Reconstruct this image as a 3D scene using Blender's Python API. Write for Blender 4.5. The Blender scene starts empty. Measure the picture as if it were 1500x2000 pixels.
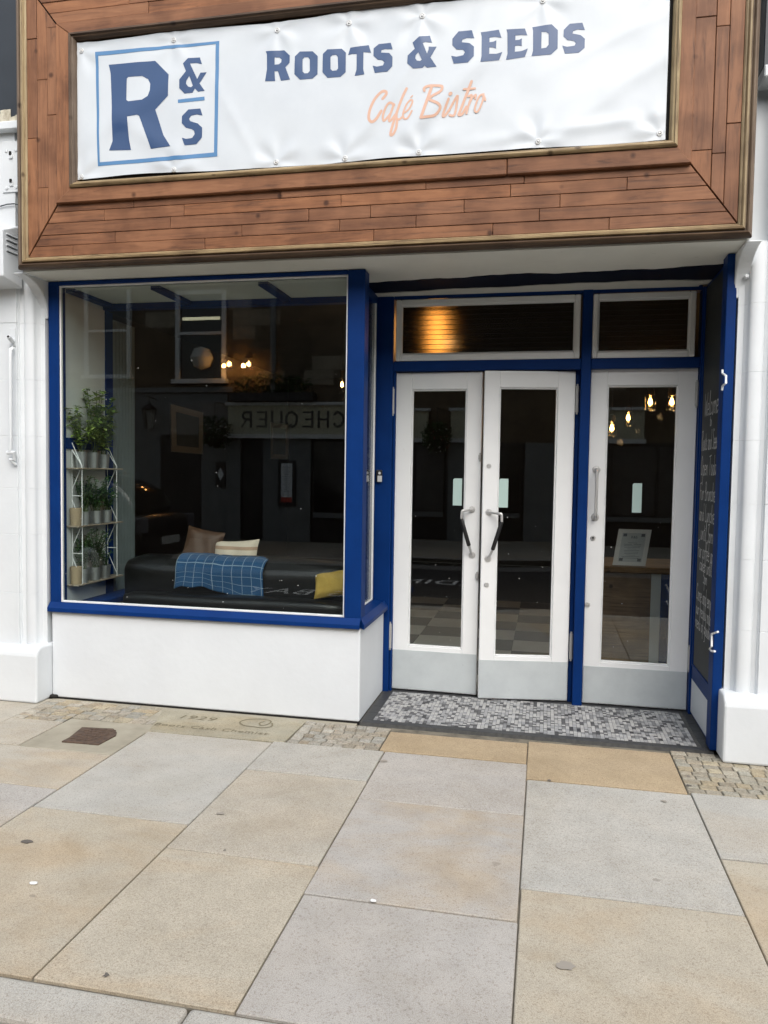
import bpy, bmesh, math, random
from mathutils import Vector, Matrix
random.seed(7)
R = math.radians
scene = bpy.context.scene
COL = scene.collection

# ------------------------------------------------------------------ camera
CAM = Vector((1.0113, -4.223, 1.4325))
PITCH, YAW, ROLL, FPX = -0.0516, 0.2067, 0.0149, 1504.02
_fw = Vector((-math.sin(YAW)*math.cos(PITCH), math.cos(YAW)*math.cos(PITCH), math.sin(PITCH)))
_r0 = Vector((math.cos(YAW), math.sin(YAW), 0)); _u0 = _r0.cross(_fw)
_rt = math.cos(ROLL)*_r0 + math.sin(ROLL)*_u0
_up = -math.sin(ROLL)*_r0 + math.cos(ROLL)*_u0
cd = bpy.data.cameras.new('camera'); co = bpy.data.objects.new('camera', cd); COL.objects.link(co)
cd.sensor_fit = 'HORIZONTAL'; cd.sensor_width = 36; cd.lens = 36*FPX/1500; cd.clip_start = .05; cd.clip_end = 400
m = Matrix.Identity(4)
for i in range(3):
    m[i][0] = _rt[i]; m[i][1] = _up[i]; m[i][2] = -_fw[i]; m[i][3] = CAM[i]
co.matrix_world = m
scene.camera = co

# ------------------------------------------------------------------ world: bright overcast
SUN_EL, SUN_AZ = R(45), R(156)
world = bpy.data.worlds.new('World'); scene.world = world; world.use_nodes = True
nt = world.node_tree; nt.nodes.clear()
sky = nt.nodes.new('ShaderNodeTexSky'); sky.sky_type = 'NISHITA'; sky.sun_disc = False
sky.sun_elevation = SUN_EL; sky.sun_rotation = SUN_AZ; sky.dust_density = 3; sky.air_density = 1.5
hs = nt.nodes.new('ShaderNodeHueSaturation'); hs.inputs['Saturation'].default_value = .55
bg = nt.nodes.new('ShaderNodeBackground'); bg.inputs['Strength'].default_value = .15
wo = nt.nodes.new('ShaderNodeOutputWorld')
nt.links.new(sky.outputs[0], hs.inputs['Color']); nt.links.new(hs.outputs[0], bg.inputs['Color']); nt.links.new(bg.outputs[0], wo.inputs[0])
sl = bpy.data.lights.new('sun', 'SUN'); so = bpy.data.objects.new('sun', sl); COL.objects.link(so)
sl.energy = 1.2; sl.angle = R(60); sl.color = (1, .992, .975)
sd = Vector((math.sin(SUN_AZ)*math.cos(SUN_EL), math.cos(SUN_AZ)*math.cos(SUN_EL), math.sin(SUN_EL)))
so.rotation_euler = sd.to_track_quat('Z', 'Y').to_euler(); so.location = (0, -6, 14)
vs = scene.view_settings
vs.view_transform = 'Standard'; vs.look = 'None'; vs.gamma = 1; vs.use_curve_mapping = False
vs.exposure = 0.78
scene.cycles.use_denoising = True
scene.cycles.max_bounces = 6; scene.cycles.caustics_reflective = False; scene.cycles.caustics_refractive = False; scene.cycles.transparent_max_bounces = 10

# ------------------------------------------------------------------ measuring helpers (photo pixel -> point on a known plane)
def _ray(px, py): return _fw + _rt*((px-750)/FPX) + _up*((1000-py)/FPX)
def UY(px, py, Y): q = _ray(px, py); return CAM + q*((Y-CAM.y)/q.y)
def UX(px, py, X): q = _ray(px, py); return CAM + q*((X-CAM.x)/q.x)
def UZ(px, py, Z=0.): q = _ray(px, py); return CAM + q*((Z-CAM.z)/q.z)

# ------------------------------------------------------------------ materials
MATS = {}
def N(nt, t, **kw):
    n = nt.nodes.new(t)
    for k, v in kw.items():
        if k in n.inputs: n.inputs[k].default_value = v
        else: setattr(n, k, v)
    return n
def base_mat(name, rough=.5, spec=.5, metal=0.):
    mt = bpy.data.materials.new(name); mt.use_nodes = True; nt = mt.node_tree
    b = nt.nodes['Principled BSDF']; b.inputs['Roughness'].default_value = rough; b.inputs['Metallic'].default_value = metal
    b.inputs['Specular IOR Level'].default_value = spec
    MATS[name] = mt; return mt, nt, b
def ramp(nt, stops):
    r = nt.nodes.new('ShaderNodeValToRGB'); e = r.color_ramp.elements
    while len(e) < len(stops): e.new(.5)
    for i, (p, c) in enumerate(stops): e[i].position = p; e[i].color = (*c, 1)
    return r
def noise(nt, scale, detail=4, rough=.55, vec=None, dist=0):
    n = N(nt, 'ShaderNodeTexNoise'); n.inputs['Scale'].default_value = scale; n.inputs['Detail'].default_value = detail
    n.inputs['Roughness'].default_value = rough; n.inputs['Distortion'].default_value = dist
    if vec is not None: nt.links.new(vec, n.inputs['Vector'])
    return n
def bump(nt, b, h, strength=.2, dist=.005):
    n = N(nt, 'ShaderNodeBump', Strength=strength, Distance=dist); nt.links.new(h, n.inputs['Height']); nt.links.new(n.outputs[0], b.inputs['Normal'])
def mixc(nt, fac, a, b, mode='MIX'):
    n = nt.nodes.new('ShaderNodeMix'); n.data_type = 'RGBA'; n.blend_type = mode
    for s, v in ((n.inputs[0], fac), (n.inputs[6], a), (n.inputs[7], b)):
        if hasattr(v, 'is_linked'): nt.links.new(v, s)
        else: s.default_value = v if isinstance(v, (int, float)) else (*v, 1)
    return n.outputs[2]
def paint(name, col, col2=None, rough=.45, scale=3., amt=.5, bumps=.12, bscale=60, spec=.5, metal=0, dirt=None):
    mt, nt, b = base_mat(name, rough, spec, metal)
    geo = N(nt, 'ShaderNodeNewGeometry').outputs['Position']
    c2 = col2 or tuple(x*.86 for x in col)
    n = noise(nt, scale, 5, .6, geo)
    r = ramp(nt, [(.35, c2), (.62, col)]); nt.links.new(n.outputs[0], r.inputs[0])
    c = mixc(nt, amt, col, r.outputs[0])
    if dirt:
        n3 = noise(nt, dirt[0], 8, .7, geo); r3 = ramp(nt, [(dirt[1], (0, 0, 0)), (dirt[1]+.12, (1, 1, 1))]); nt.links.new(n3.outputs[0], r3.inputs[0])
        mm = nt.nodes.new('ShaderNodeMath'); mm.operation = 'MULTIPLY'; mm.inputs[1].default_value = dirt[3]; nt.links.new(r3.outputs[0], mm.inputs[0])
        c = mixc(nt, mm.outputs[0], c, dirt[2])
    nt.links.new(c, b.inputs['Base Color'])
    n2 = noise(nt, bscale, 3, .5, geo); bump(nt, b, n2.outputs[0], bumps, .004)
    return mt
def plain(name, col, rough=.5, metal=0., spec=.5, emit=None, es=1):
    mt, nt, b = base_mat(name, rough, spec, metal); b.inputs['Base Color'].default_value = (*col, 1)
    if emit: b.inputs['Emission Color'].default_value = (*emit, 1); b.inputs['Emission Strength'].default_value = es
    return mt
def wood(name, axis, c1, c2, dark, rough=.55, stretch=14., tint=.5):
    mt, nt, b = base_mat(name, rough, .3)
    geo = N(nt, 'ShaderNodeNewGeometry').outputs['Position']
    oi = N(nt, 'ShaderNodeObjectInfo')
    sc = nt.nodes.new('ShaderNodeVectorMath'); sc.operation = 'MULTIPLY'; nt.links.new(geo, sc.inputs[0])
    v = [stretch]*3; v[axis] = 1.1; sc.inputs[1].default_value = v
    of = nt.nodes.new('ShaderNodeVectorMath'); of.operation = 'ADD'; nt.links.new(sc.outputs[0], of.inputs[0])
    cm = nt.nodes.new('ShaderNodeVectorMath'); cm.operation = 'SCALE'; cm.inputs[0].default_value = (31, 47, 23); nt.links.new(oi.outputs['Random'], cm.inputs['Scale']); nt.links.new(cm.outputs[0], of.inputs[1])
    n1 = noise(nt, 2.2, 8, .68, of.outputs[0], 1.2)
    r1 = ramp(nt, [(.28, dark), (.45, c2), (.7, c1)]); nt.links.new(n1.outputs[0], r1.inputs[0])
    # broad weather blotches and knots
    n2 = noise(nt, 5.5, 3, .5, geo); r2 = ramp(nt, [(.34, (.66, .63, .62)), (.56, (1, 1, 1))]); nt.links.new(n2.outputs[0], r2.inputs[0])
    c = mixc(nt, .95, r1.outputs[0], r2.outputs[0], 'MULTIPLY')
    vo = N(nt, 'ShaderNodeTexVoronoi'); vo.inputs['Scale'].default_value = 6.5; nt.links.new(geo, vo.inputs['Vector'])
    r3 = ramp(nt, [(.055, (.22, .17, .15)), (.13, (1, 1, 1))]); nt.links.new(vo.outputs['Distance'], r3.inputs[0])
    c = mixc(nt, .85, c, r3.outputs[0], 'MULTIPLY')
    rt = ramp(nt, [(0, (.74, .72, .72)), (.35, (.94, .93, .93)), (.7, (1.0, 1, .98)), (1, (1.18, 1.10, .95))]); nt.links.new(oi.outputs['Random'], rt.inputs[0])
    c = mixc(nt, tint*1.6 if tint < .6 else 1, c, rt.outputs[0], 'MULTIPLY')
    nt.links.new(c, b.inputs['Base Color'])
    bump(nt, b, n1.outputs[0], .35, .003)
    return mt
def glass(name, tint=(.93, .96, .95), extra=0., rough=0.):
    mt = bpy.data.materials.new(name); mt.use_nodes = True; nt = mt.node_tree; nt.nodes.clear()
    o = N(nt, 'ShaderNodeOutputMaterial'); t = N(nt, 'ShaderNodeBsdfTransparent'); t.inputs[0].default_value = (*tint, 1)
    g = N(nt, 'ShaderNodeBsdfGlossy'); g.inputs['Roughness'].default_value = rough; g.inputs[0].default_value = (1, 1, 1, 1)
    f = N(nt, 'ShaderNodeFresnel'); gb = N(nt, 'ShaderNodeNewGeometry'); io = nt.nodes.new('ShaderNodeMath'); io.operation = 'MULTIPLY_ADD'; io.inputs[1].default_value = 1/1.5-1.5; io.inputs[2].default_value = 1.5
    nt.links.new(gb.outputs['Backfacing'], io.inputs[0]); nt.links.new(io.outputs[0], f.inputs[0])   # a thin pane: same reflectance from either side
    mm = nt.nodes.new('ShaderNodeMath'); mm.operation = 'MULTIPLY_ADD'; mm.inputs[1].default_value = 1.35; mm.inputs[2].default_value = extra; mm.use_clamp = True
    nt.links.new(f.outputs[0], mm.inputs[0])
    mx = N(nt, 'ShaderNodeMixShader'); nt.links.new(mm.outputs[0], mx.inputs[0]); nt.links.new(t.outputs[0], mx.inputs[1]); nt.links.new(g.outputs[0], mx.inputs[2])
    nt.links.new(mx.outputs[0], o.inputs[0]); MATS[name] = mt; return mt
def stone(name, grain=170., dark=.35, rough=.85, blotch=2.2, spread=.22, tan=(.40, .28, .15), tanamt=.55, tanpos=.54):
    """granite / sandstone: colour of each slab comes from its own object colour"""
    mt, nt, b = base_mat(name, rough, .25)
    geo = N(nt, 'ShaderNodeNewGeometry').outputs['Position']; oi = N(nt, 'ShaderNodeObjectInfo')
    off = nt.nodes.new('ShaderNodeVectorMath'); off.operation = 'MULTIPLY_ADD'
    cm = nt.nodes.new('ShaderNodeVectorMath'); cm.operation = 'SCALE'; cm.inputs[0].default_value = (37, 51, 29); nt.links.new(oi.outputs['Random'], cm.inputs['Scale'])
    off.inputs[1].default_value = (1, 1, 1); nt.links.new(geo, off.inputs[0]); nt.links.new(cm.outputs[0], off.inputs[2])
    p = off.outputs[0]
    # tan iron staining in broad soft bands
    st = nt.nodes.new('ShaderNodeVectorMath'); st.operation = 'MULTIPLY'; st.inputs[1].default_value = (.8, 1.5, 1); nt.links.new(p, st.inputs[0])
    nb = noise(nt, blotch, 5, .6, st.outputs[0], .6); rb = ramp(nt, [(tanpos-.08, (0, 0, 0)), (tanpos+.17, (1, 1, 1))]); nt.links.new(nb.outputs[0], rb.inputs[0])
    mm = nt.nodes.new('ShaderNodeMath'); mm.operation = 'MULTIPLY'; nt.links.new(rb.outputs[0], mm.inputs[0]); nt.links.new(oi.outputs['Alpha'], mm.inputs[1])
    c = mixc(nt, mm.outputs[0], oi.outputs['Color'], tan)
    n0 = noise(nt, 6, 6, .65, p); r0 = ramp(nt, [(.3, (1-spread,)*3), (.7, (1+spread*.4,)*3)]); nt.links.new(n0.outputs[0], r0.inputs[0])
    c = mixc(nt, 1, c, r0.outputs[0], 'MULTIPLY')
    n1 = noise(nt, grain, 2, .7, p); r1 = ramp(nt, [(.33, (dark, dark*.97, dark*.93)), (.5, (1, 1, 1)), (.68, (1.32, 1.30, 1.27))]); nt.links.new(n1.outputs[0], r1.inputs[0])
    c = mixc(nt, .65, c, r1.outputs[0], 'MULTIPLY')
    n3 = noise(nt, grain*.37, 3, .6, p); r3 = ramp(nt, [(.3, (.62, .58, .54)), (.46, (1, 1, 1))]); nt.links.new(n3.outputs[0], r3.inputs[0])
    c = mixc(nt, .7, c, r3.outputs[0], 'MULTIPLY')
    n4 = noise(nt, 3.1, 9, .72, geo); r4 = ramp(nt, [(.68, (1, 1, 1)), (.76, (.80, .77, .73))]); nt.links.new(n4.outputs[0], r4.inputs[0])
    c = mixc(nt, .8, c, r4.outputs[0], 'MULTIPLY')
    wv = noise(nt, 22, 3, .6, geo); wm = mixc(nt, .035, geo, wv.outputs['Color'], 'ADD')
    vo = N(nt, 'ShaderNodeTexVoronoi'); vo.inputs['Scale'].default_value = 3.3; vo.inputs['Randomness'].default_value = 1; nt.links.new(wm, vo.inputs['Vector'])
    sp = N(nt, 'ShaderNodeSeparateColor'); nt.links.new(vo.outputs['Color'], sp.inputs[0])
    gr = ramp(nt, [(.45, (0, 0, 0)), (1, (.075, .075, .075))]); nt.links.new(sp.outputs[0], gr.inputs[0])
    ls = nt.nodes.new('ShaderNodeMath'); ls.operation = 'LESS_THAN'; nt.links.new(vo.outputs['Distance'], ls.inputs[0]); nt.links.new(gr.outputs[0], ls.inputs[1])
    gm = nt.nodes.new('ShaderNodeMath'); gm.operation = 'MULTIPLY'; nt.links.new(ls.outputs[0], gm.inputs[0]); nt.links.new(sp.outputs[1], gm.inputs[1])
    c = mixc(nt, gm.outputs[0], c, (.17, .15, .125))
    n5 = noise(nt, 1.3, 8, .66, geo, 1.5); r5 = ramp(nt, [(.32, (.90, .885, .855)), (.5, (1, 1, 1)), (.66, (1.03, 1.03, 1.03))]); nt.links.new(n5.outputs[0], r5.inputs[0])
    c = mixc(nt, 1, c, r5.outputs[0], 'MULTIPLY')
    nt.links.new(c, b.inputs['Base Color']); bump(nt, b, n1.outputs[0], .22, .002)
    return mt
def attr_mat(name, rough=.5, spec=.4, bumps=0.):
    mt, nt, b = base_mat(name, rough, spec); a = N(nt, 'ShaderNodeVertexColor'); a.layer_name = 'col'
    nt.links.new(a.outputs[0], b.inputs['Base Color']); return mt

paint('white', (.705, .735, .755), (.62, .645, .665), .45, 2.2, .55, .22, 38, .4, 0, (9, .63, (.55, .53, .48), .35))
paint('white_gloss', (.81, .825, .83), (.75, .765, .77), .32, 4, .5, .08, 45, .5, 0, (14, .66, (.50, .48, .43), .4))
paint('riser_white', (.705, .735, .76), (.65, .675, .70), .5, 2.6, .6, .25, 26, .35, 0, (5, .67, (.6, .58, .53), .3))
paint('soffit_white', (.74, .74, .68), (.64, .64, .58), .6, 2.0, .7, .15, 30, .3, 0, (11, .64, (.38, .36, .30), .5))
paint('blue', (.0026, .030, .148), (.0018, .022, .112), .45, 5, .6, .15, 60, .12, 0, (30, .675, (.10, .16, .36), .5))
paint('dark_slate', (.022, .028, .036), (.014, .018, .024), .45, 6, .6, .1, 60)
paint('kick_grey', (.51, .55, .56), (.44, .475, .49), .42, 7, .7, .12, 90, .5, 0, (18, .66, (.22, .23, .235), .6))
paint('cream_flake', (.62, .58, .47), (.36, .31, .22), .7, 30, .8, .4, 90)
wood('wood_h', 0, (.315, .148, .074), (.235, .104, .051), (.095, .045, .026))
wood('wood_v', 2, (.315, .150, .077), (.235, .106, .053), (.095, .046, .028))
wood('gold_h', 0, (.50, .39, .215), (.27, .19, .10), (.03, .022, .015), .5, 40, .3)
wood('gold_v', 2, (.50, .41, .24), (.30, .22, .125), (.05, .036, .023), .5, 40, .3)
wood('umber_h', 0, (.13, .082, .047), (.065, .04, .025), (.02, .013, .009), .5, 40, .3)
wood('umber_v', 2, (.22, .165, .12), (.13, .092, .064), (.04, .028, .02), .5, 40, .3)
wood('pale_wood', 1, (.46, .40, .32), (.36, .31, .245), (.2, .16, .12), .55, 20, .4)
wood('table_wood', 0, (.30, .19, .10), (.20, .12, .06), (.08, .05, .025), .5, 20, .4)
plain('dark_gap', (.012, .010, .009), .9)
plain('joint', (.085, .075, .06), .95); paint('sett_joint', (.19, .17, .13), (.085, .075, .058), .95, 14, .95)
glass('glass'); glass('glass_jar', (.95, .93, .88), .02)
mt_v, nt_v, b_v = base_mat('vinyl', .33, .5)
g_ = N(nt_v, 'ShaderNodeNewGeometry').outputs['Position']; n_ = noise(nt_v, 3, 5, .6, g_)
r_ = ramp(nt_v, [(.3, (.55, .585, .62)), (.6, (.60, .635, .665))]); nt_v.links.new(n_.outputs[0], r_.inputs[0]); nt_v.links.new(r_.outputs[0], b_v.inputs['Base Color'])
b_v.inputs['Coat Weight'].default_value = .15
def print_mat(name, c, r=.34):
    mt, nt, b = base_mat(name, r, .6); b.inputs['Base Color'].default_value = (*c, 1); b.inputs['Coat Weight'].default_value = .2; return mt
print_mat('print_navy', (.022, .062, .165)); print_mat('print_blue', (.075, .205, .40)); print_mat('print_coral', (.64, .38, .27))
plain('eyelet', (.62, .63, .63), .45, .2); plain('black_plastic', (.012, .012, .013), .4); plain('steel', (.66, .66, .65), .35, .6)
plain('hinge_grey', (.42, .42, .41), .45, .3); plain('chalk', (.74, .74, .72), .9); paint('blackboard', (.012, .016, .015), (.022, .026, .025), .55, 5, .8, .05, 80)
stone('granite', 330, .52, .82, 1.5, .12, (.435, .345, .235), .6, .52)
stone('sandstone', 260, .66, .9, 3., .18, (.36, .29, .17), .5, .5)
stone('sett_stone', 120, .6, .9, 4., .3, (.30, .22, .13), .4, .5)
paint('concrete', (.36, .33, .26), (.27, .245, .19), .9, 6, .8, .3, 120, .2)
paint('rust_iron', (.115, .075, .052), (.055, .038, .030), .75, 40, .9, .3, 200, .3)
paint('black_tile', (.045, .047, .05), (.028, .029, .031), .5, 20, .7, .05, 200, .4, 0, (22, .66, (.25, .25, .24), .5))
attr_mat('tesserae', .5, .35); paint('grout', (.10, .10, .095), (.06, .06, .058), .9, 30, .8)
plain('carve', (.17, .145, .09), .95)
paint('asphalt', (.042, .043, .045), (.028, .029, .030), .9, 40, .9, .5, 400, .2)
plain('road_white', (.72, .72, .70), .8)

# ------------------------------------------------------------------ mesh building
WORLD = {}          # object name -> world origin
class MB:
    def __init__(s): s.v = []; s.f = []; s.mi = []; s.cols = None; s.smooth = False
    def add(s, vs, fs, mi=0):
        o = len(s.v); s.v += [Vector(v) for v in vs]; s.f += [[i+o for i in f] for f in fs]; s.mi += [mi]*len(fs); return s
    def box(s, a, b, mi=0):
        x0, y0, z0 = (min(a[i], b[i]) for i in range(3)); x1, y1, z1 = (max(a[i], b[i]) for i in range(3))
        return s.add([(x0, y0, z0), (x1, y0, z0), (x1, y1, z0), (x0, y1, z0), (x0, y0, z1), (x1, y0, z1), (x1, y1, z1), (x0, y1, z1)],
                     [(0, 3, 2, 1), (4, 5, 6, 7), (0, 1, 5, 4), (1, 2, 6, 5), (2, 3, 7, 6), (3, 0, 4, 7)], mi)
    def prism(s, poly, d, mi=0):
        """extrude polygon (3D points) by vector d"""
        d = Vector(d); P = [Vector(p) for p in poly]; n = len(P); nr = Vector((0, 0, 0))
        for i in range(n): nr += P[i].cross(P[(i+1) % n])
        if nr.dot(d) > 0: P.reverse()
        return s.add(P+[p+d for p in P], [tuple(range(n)), tuple(range(2*n-1, n-1, -1))]+[((i+1) % n, i, n+i, n+(i+1) % n) for i in range(n)], mi)
    def tube(s, pts, r, seg=8, mi=0, cap=True):
        pts = [Vector(p) for p in pts]; rr = r if isinstance(r, (list, tuple)) else [r]*len(pts); rings = []; o = len(s.v); ref = None
        for i, p in enumerate(pts):
            t = (pts[min(i+1, len(pts)-1)]-pts[max(i-1, 0)])
            if t.length < 1e-9: t = Vector((0, 0, 1))
            t.normalize()
            if ref is None: ref = t.orthogonal().normalized()
            ref = (ref - t*ref.dot(t))
            if ref.length < 1e-6: ref = t.orthogonal()
            ref.normalize(); bn = t.cross(ref)
            for k in range(seg):
                a = 2*math.pi*k/seg; s.v.append(p+(ref*math.cos(a)+bn*math.sin(a))*rr[i])
        for i in range(len(pts)-1):
            for k in range(seg):
                a, b = o+i*seg+k, o+i*seg+(k+1) % seg; s.f.append([a, b, b+seg, a+seg]); s.mi.append(mi)
        if cap:
            s.f.append([o+k for k in range(seg-1, -1, -1)]); s.mi.append(mi); e = o+(len(pts)-1)*seg; s.f.append([e+k for k in range(seg)]); s.mi.append(mi)
        return s
    def lathe(s, prof, c, axis=(0, 0, 1), seg=20, mi=0):
        """prof: (radius, height) pairs"""
        ax = Vector(axis).normalized(); e1 = ax.orthogonal().normalized(); e2 = ax.cross(e1); c = Vector(c); o = len(s.v)
        for (r, h) in prof:
            for k in range(seg):
                a = 2*math.pi*k/seg; s.v.append(c+ax*h+(e1*math.cos(a)+e2*math.sin(a))*max(r, 1e-5))
        for i in range(len(prof)-1):
            for k in range(seg):
                a, b = o+i*seg+k, o+i*seg+(k+1) % seg; s.f.append([a, b, b+seg, a+seg]); s.mi.append(mi)
        return s
    def build(s, name, mats, parent=None, bevel=0., smooth=False, seg=1, origin=None, weld=False):
        me = bpy.data.meshes.new(name)
        if origin is None:
            n = max(1, len(s.v)); origin = Vector((sum(v.x for v in s.v)/n, sum(v.y for v in s.v)/n, min(v.z for v in s.v)))
        origin = Vector(origin)
        me.from_pydata([v-origin for v in s.v], [], s.f)
        for i, p in enumerate(me.polygons): p.material_index = s.mi[i]
        if bevel or weld:
            bm = bmesh.new(); bm.from_mesh(me)
            if weld: bmesh.ops.remove_doubles(bm, verts=bm.verts, dist=1e-5)
            if bevel: 
                ed = [e for e in bm.edges if len(e.link_faces) == 2 and e.calc_face_angle(0) > .5]
                bmesh.ops.bevel(bm, geom=ed, offset=bevel, segments=seg, affect='EDGES', clamp_overlap=True, profile=.5)
            bm.to_mesh(me); bm.free()
        for mt in (mats if isinstance(mats, (list, tuple)) else [mats]): me.materials.append(MATS[mt])
        if smooth:
            for p in me.polygons: p.use_smooth = True
            try: me.set_sharp_from_angle(angle=R(38))
            except Exception: pass
        ob = bpy.data.objects.new(name, me); COL.objects.link(ob)
        WORLD[ob.name] = origin
        if parent is not None: ob.parent = parent; ob.location = origin-WORLD[parent.name]
        else: ob.location = origin
        return ob
def B(a, b): return MB().box(a, b)
def empty(name, loc, parent=None):
    o = bpy.data.objects.new(name, None); COL.objects.link(o); WORLD[o.name] = Vector(loc); o.empty_display_size = .1
    if parent is not None: o.parent = parent; o.location = Vector(loc)-WORLD[parent.name]
    else: o.location = loc
    return o
def tag(o, label=None, cat=None, group=None, kind=None):
    if label: o['label'] = label
    if cat: o['category'] = cat
    if group: o['group'] = group
    if kind: o['kind'] = kind
    return o
def rounded(a, b, r, name, mat, parent=None, cuts=6, puff=0., jitter=0.):
    """soft box (upholstery): subdivided box with rounded edges and puffed faces"""
    a = Vector(a); b = Vector(b); c = (a+b)/2; h = (b-a)/2
    bm = bmesh.new(); bmesh.ops.create_cube(bm, size=2); bmesh.ops.subdivide_edges(bm, edges=bm.edges, cuts=cuts, use_grid_fill=True)
    for v in bm.verts:
        q = v.co.copy(); p = Vector((q.x*h.x, q.y*h.y, q.z*h.z)); inner = Vector((max(-h.x+r, min(h.x-r, p.x)), max(-h.y+r, min(h.y-r, p.y)), max(-h.z+r, min(h.z-r, p.z))))
        d = p-inner
        if d.length > 1e-9: p = inner+d.normalized()*r
        if puff:
            w = (1-q.x**2)*(1-q.z**2) if abs(abs(q.y)-1) < 1e-4 else (1-q.x**2)*(1-q.y**2) if abs(abs(q.z)-1) < 1e-4 else 0
            n = Vector((0, q.y, 0)) if abs(abs(q.y)-1) < 1e-4 else Vector((0, 0, q.z)); p += n*puff*w
        if jitter: p += Vector((math.sin(7*p.z+3*p.x), math.sin(9*p.x+4*p.y), math.sin(6*p.x+8*p.y)))*jitter
        v.co = p
    me = bpy.data.meshes.new(name); bm.to_mesh(me); bm.free()
    for p in me.polygons: p.use_smooth = True
    me.materials.append(MATS[mat]); ob = bpy.data.objects.new(name, me); COL.objects.link(ob); WORLD[ob.name] = c
    if parent is not None: ob.parent = parent; ob.location = c-WORLD[parent.name]
    else: ob.location = c
    return ob
def wavy(rings): pass

# ==================================================================== GROUND
def flag(x0, x1, y0, y1, col, tanamt, parent, name='flagstone', g=.0024, zt=None, mat='granite', thick=.06):
    zt = random.uniform(-.0015, .0015) if zt is None else zt
    o = B((x0+g, y0+g*1.9, -thick), (x1-g, y1-g*1.9, zt)).build(name, mat, parent, bevel=.003)
    o.color = (*col, tanamt); return o
GREY = (.435, .422, .385); GREY2 = (.445, .432, .395); PINK = (.43, .407, .375); TAN = (.45, .405, .325); TANP = (.44, .407, .345); ORAN = (.415, .325, .21)
pav = tag(B((-9, -2.52, -.16), (9, .75, -.022)).build('pavement', 'joint'), kind='structure')
B((-7, -2.379, -.06), (7, -.02, -.011)).build('joint_bed', 'sett_joint', pav)
FL = [(-1.95, -1.085, -1.222, -.79, TANP, .75), (-1.95, -1.62, -.785, -.40, TANP, .6), (-1.95, -1.085, -2.378, -1.222, PINK, .7),
      (-1.083, -.368, -1.402, -.425, GREY2, .25), (-1.083, -.368, -2.378, -1.402, TAN, .85),
      (-.368, .232, -.80, -.405, GREY, .15), (-.368, .235, -1.597, -.80, TANP, .3), (-.366, .24, -2.378, -1.597, TAN, .95),
      (.235, .956, -.993, -.405, PINK, .12), (.237, .957, -1.783, -.993, PINK, .8), (.24, .96, -2.378, -1.783, PINK, .12),
      (.957, 1.688, -1.576, -.598, GREY2, .15), (.96, 1.688, -2.378, -1.576, TAN, .75),
      (1.688, 2.45, -1.19, -.575, GREY, .3), (1.688, 2.45, -1.86, -1.19, TAN, .95), (1.688, 2.45, -2.378, -1.86, TANP, .6)]
for (x0, x1, y0, y1, c, t) in FL: flag(x0, x1, y0, y1, c, t, pav)
xs = -1.95                                     # the pavement goes on to both sides
while xs > -7:
    w = random.uniform(.6, .75); y = -.03
    while y > -2.3:
        l = random.uniform(.6, 1.0); y2 = max(-2.378, y-l)
        if y2 < -2.1: y2 = -2.378
        flag(xs-w, xs, y2, y, random.choice((GREY, GREY2, PINK, TAN, TANP)), random.random(), pav); y = y2
    xs -= w
xs = 2.45
while xs < 6.5:
    w = random.uniform(.6, .75); y = -.15 if xs > 2.45 else -.575
    while y > -2.3:
        l = random.uniform(.6, 1.0); y2 = max(-2.378, y-l)
        if y2 < -2.1: y2 = -2.378
        flag(xs, xs+w, y2, y, random.choice((GREY, GREY2, PINK, TAN, TANP)), random.random(), pav); y = y2
    xs += w
# golden threshold slabs
flag(.202, .952, -.403, -.108, ORAN, .5, pav, 'threshold_slab'); flag(.952, 1.676, -.596, -.075, (.42, .33, .215), .6, pav, 'threshold_slab')
# kerb
kx = -6.5
for xe in [-5.6, -4.7, -3.8, -2.7, -1.75, -.8, .117, 1.05, 1.98, 2.9, 3.9, 4.9, 5.9]:
    o = B((kx+.003, -2.53, -.2), (xe-.003, -2.383, random.uniform(-.001, .001))).build('kerb_stone', 'granite', pav, bevel=.012, seg=2); o.color = (*random.choice((GREY, GREY2)), .25); kx = xe
# setts
def setts(x0, x1, y0, y1, sx, sy, skip=None, cols=None, slope=0.):
    B((x0, y0, -.05), (x1, y1, -.007)).build('joint_bed', 'sett_joint', pav)
    ny = max(1, round((y1-y0)/sy)); ys = (y1-y0)/ny
    for j in range(ny):
        x = x0+random.uniform(-.3, 0)*sx*0
        while x < x1-.02:
            w = min(sx*random.uniform(.85, 1.2), x1-x)
            if x1-(x+w) < .025: w = x1-x
            ya, yb = y0+j*ys, y0+(j+1)*ys
            if not (skip and skip(x+w/2, (ya+yb)/2)):
                g = .0022; z = random.uniform(-.003, .001); jit = lambda: random.uniform(-.002, .002)
                P = [(x+g+jit(), ya+g+jit(), z), (x+w-g+jit(), ya+g+jit(), z), (x+w-g+jit(), yb-g+jit(), z), (x+g+jit(), yb-g+jit(), z)]
                o = MB().prism(P, (0, 0, -.05)).build('sett', 'sett_stone', pav, bevel=.003, seg=1)
                o.color = (*random.choice(cols or ((.36, .33, .26), (.40, .37, .31), (.32, .31, .27), (.42, .37, .27))), .5)
            x += w
setts(-.298, .198, -.402, -.05, .062, .054, cols=((.37, .36, .32), (.34, .33, .29), (.41, .39, .34), (.33, .31, .26)))
setts(-1.95, -1.20, -.25, -.03, .085, .055); setts(-1.95, -1.63, -.40, -.25, .085, .055); setts(-1.62, -1.12, -.33, -.25, .085, .055)
setts(1.68, 2.45, -.57, -.03, .068, .052, skip=lambda x, y: x > 1.915 and y > -.12, cols=((.35, .335, .28), (.38, .355, .29), (.33, .31, .25), (.39, .345, .25)))
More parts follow.
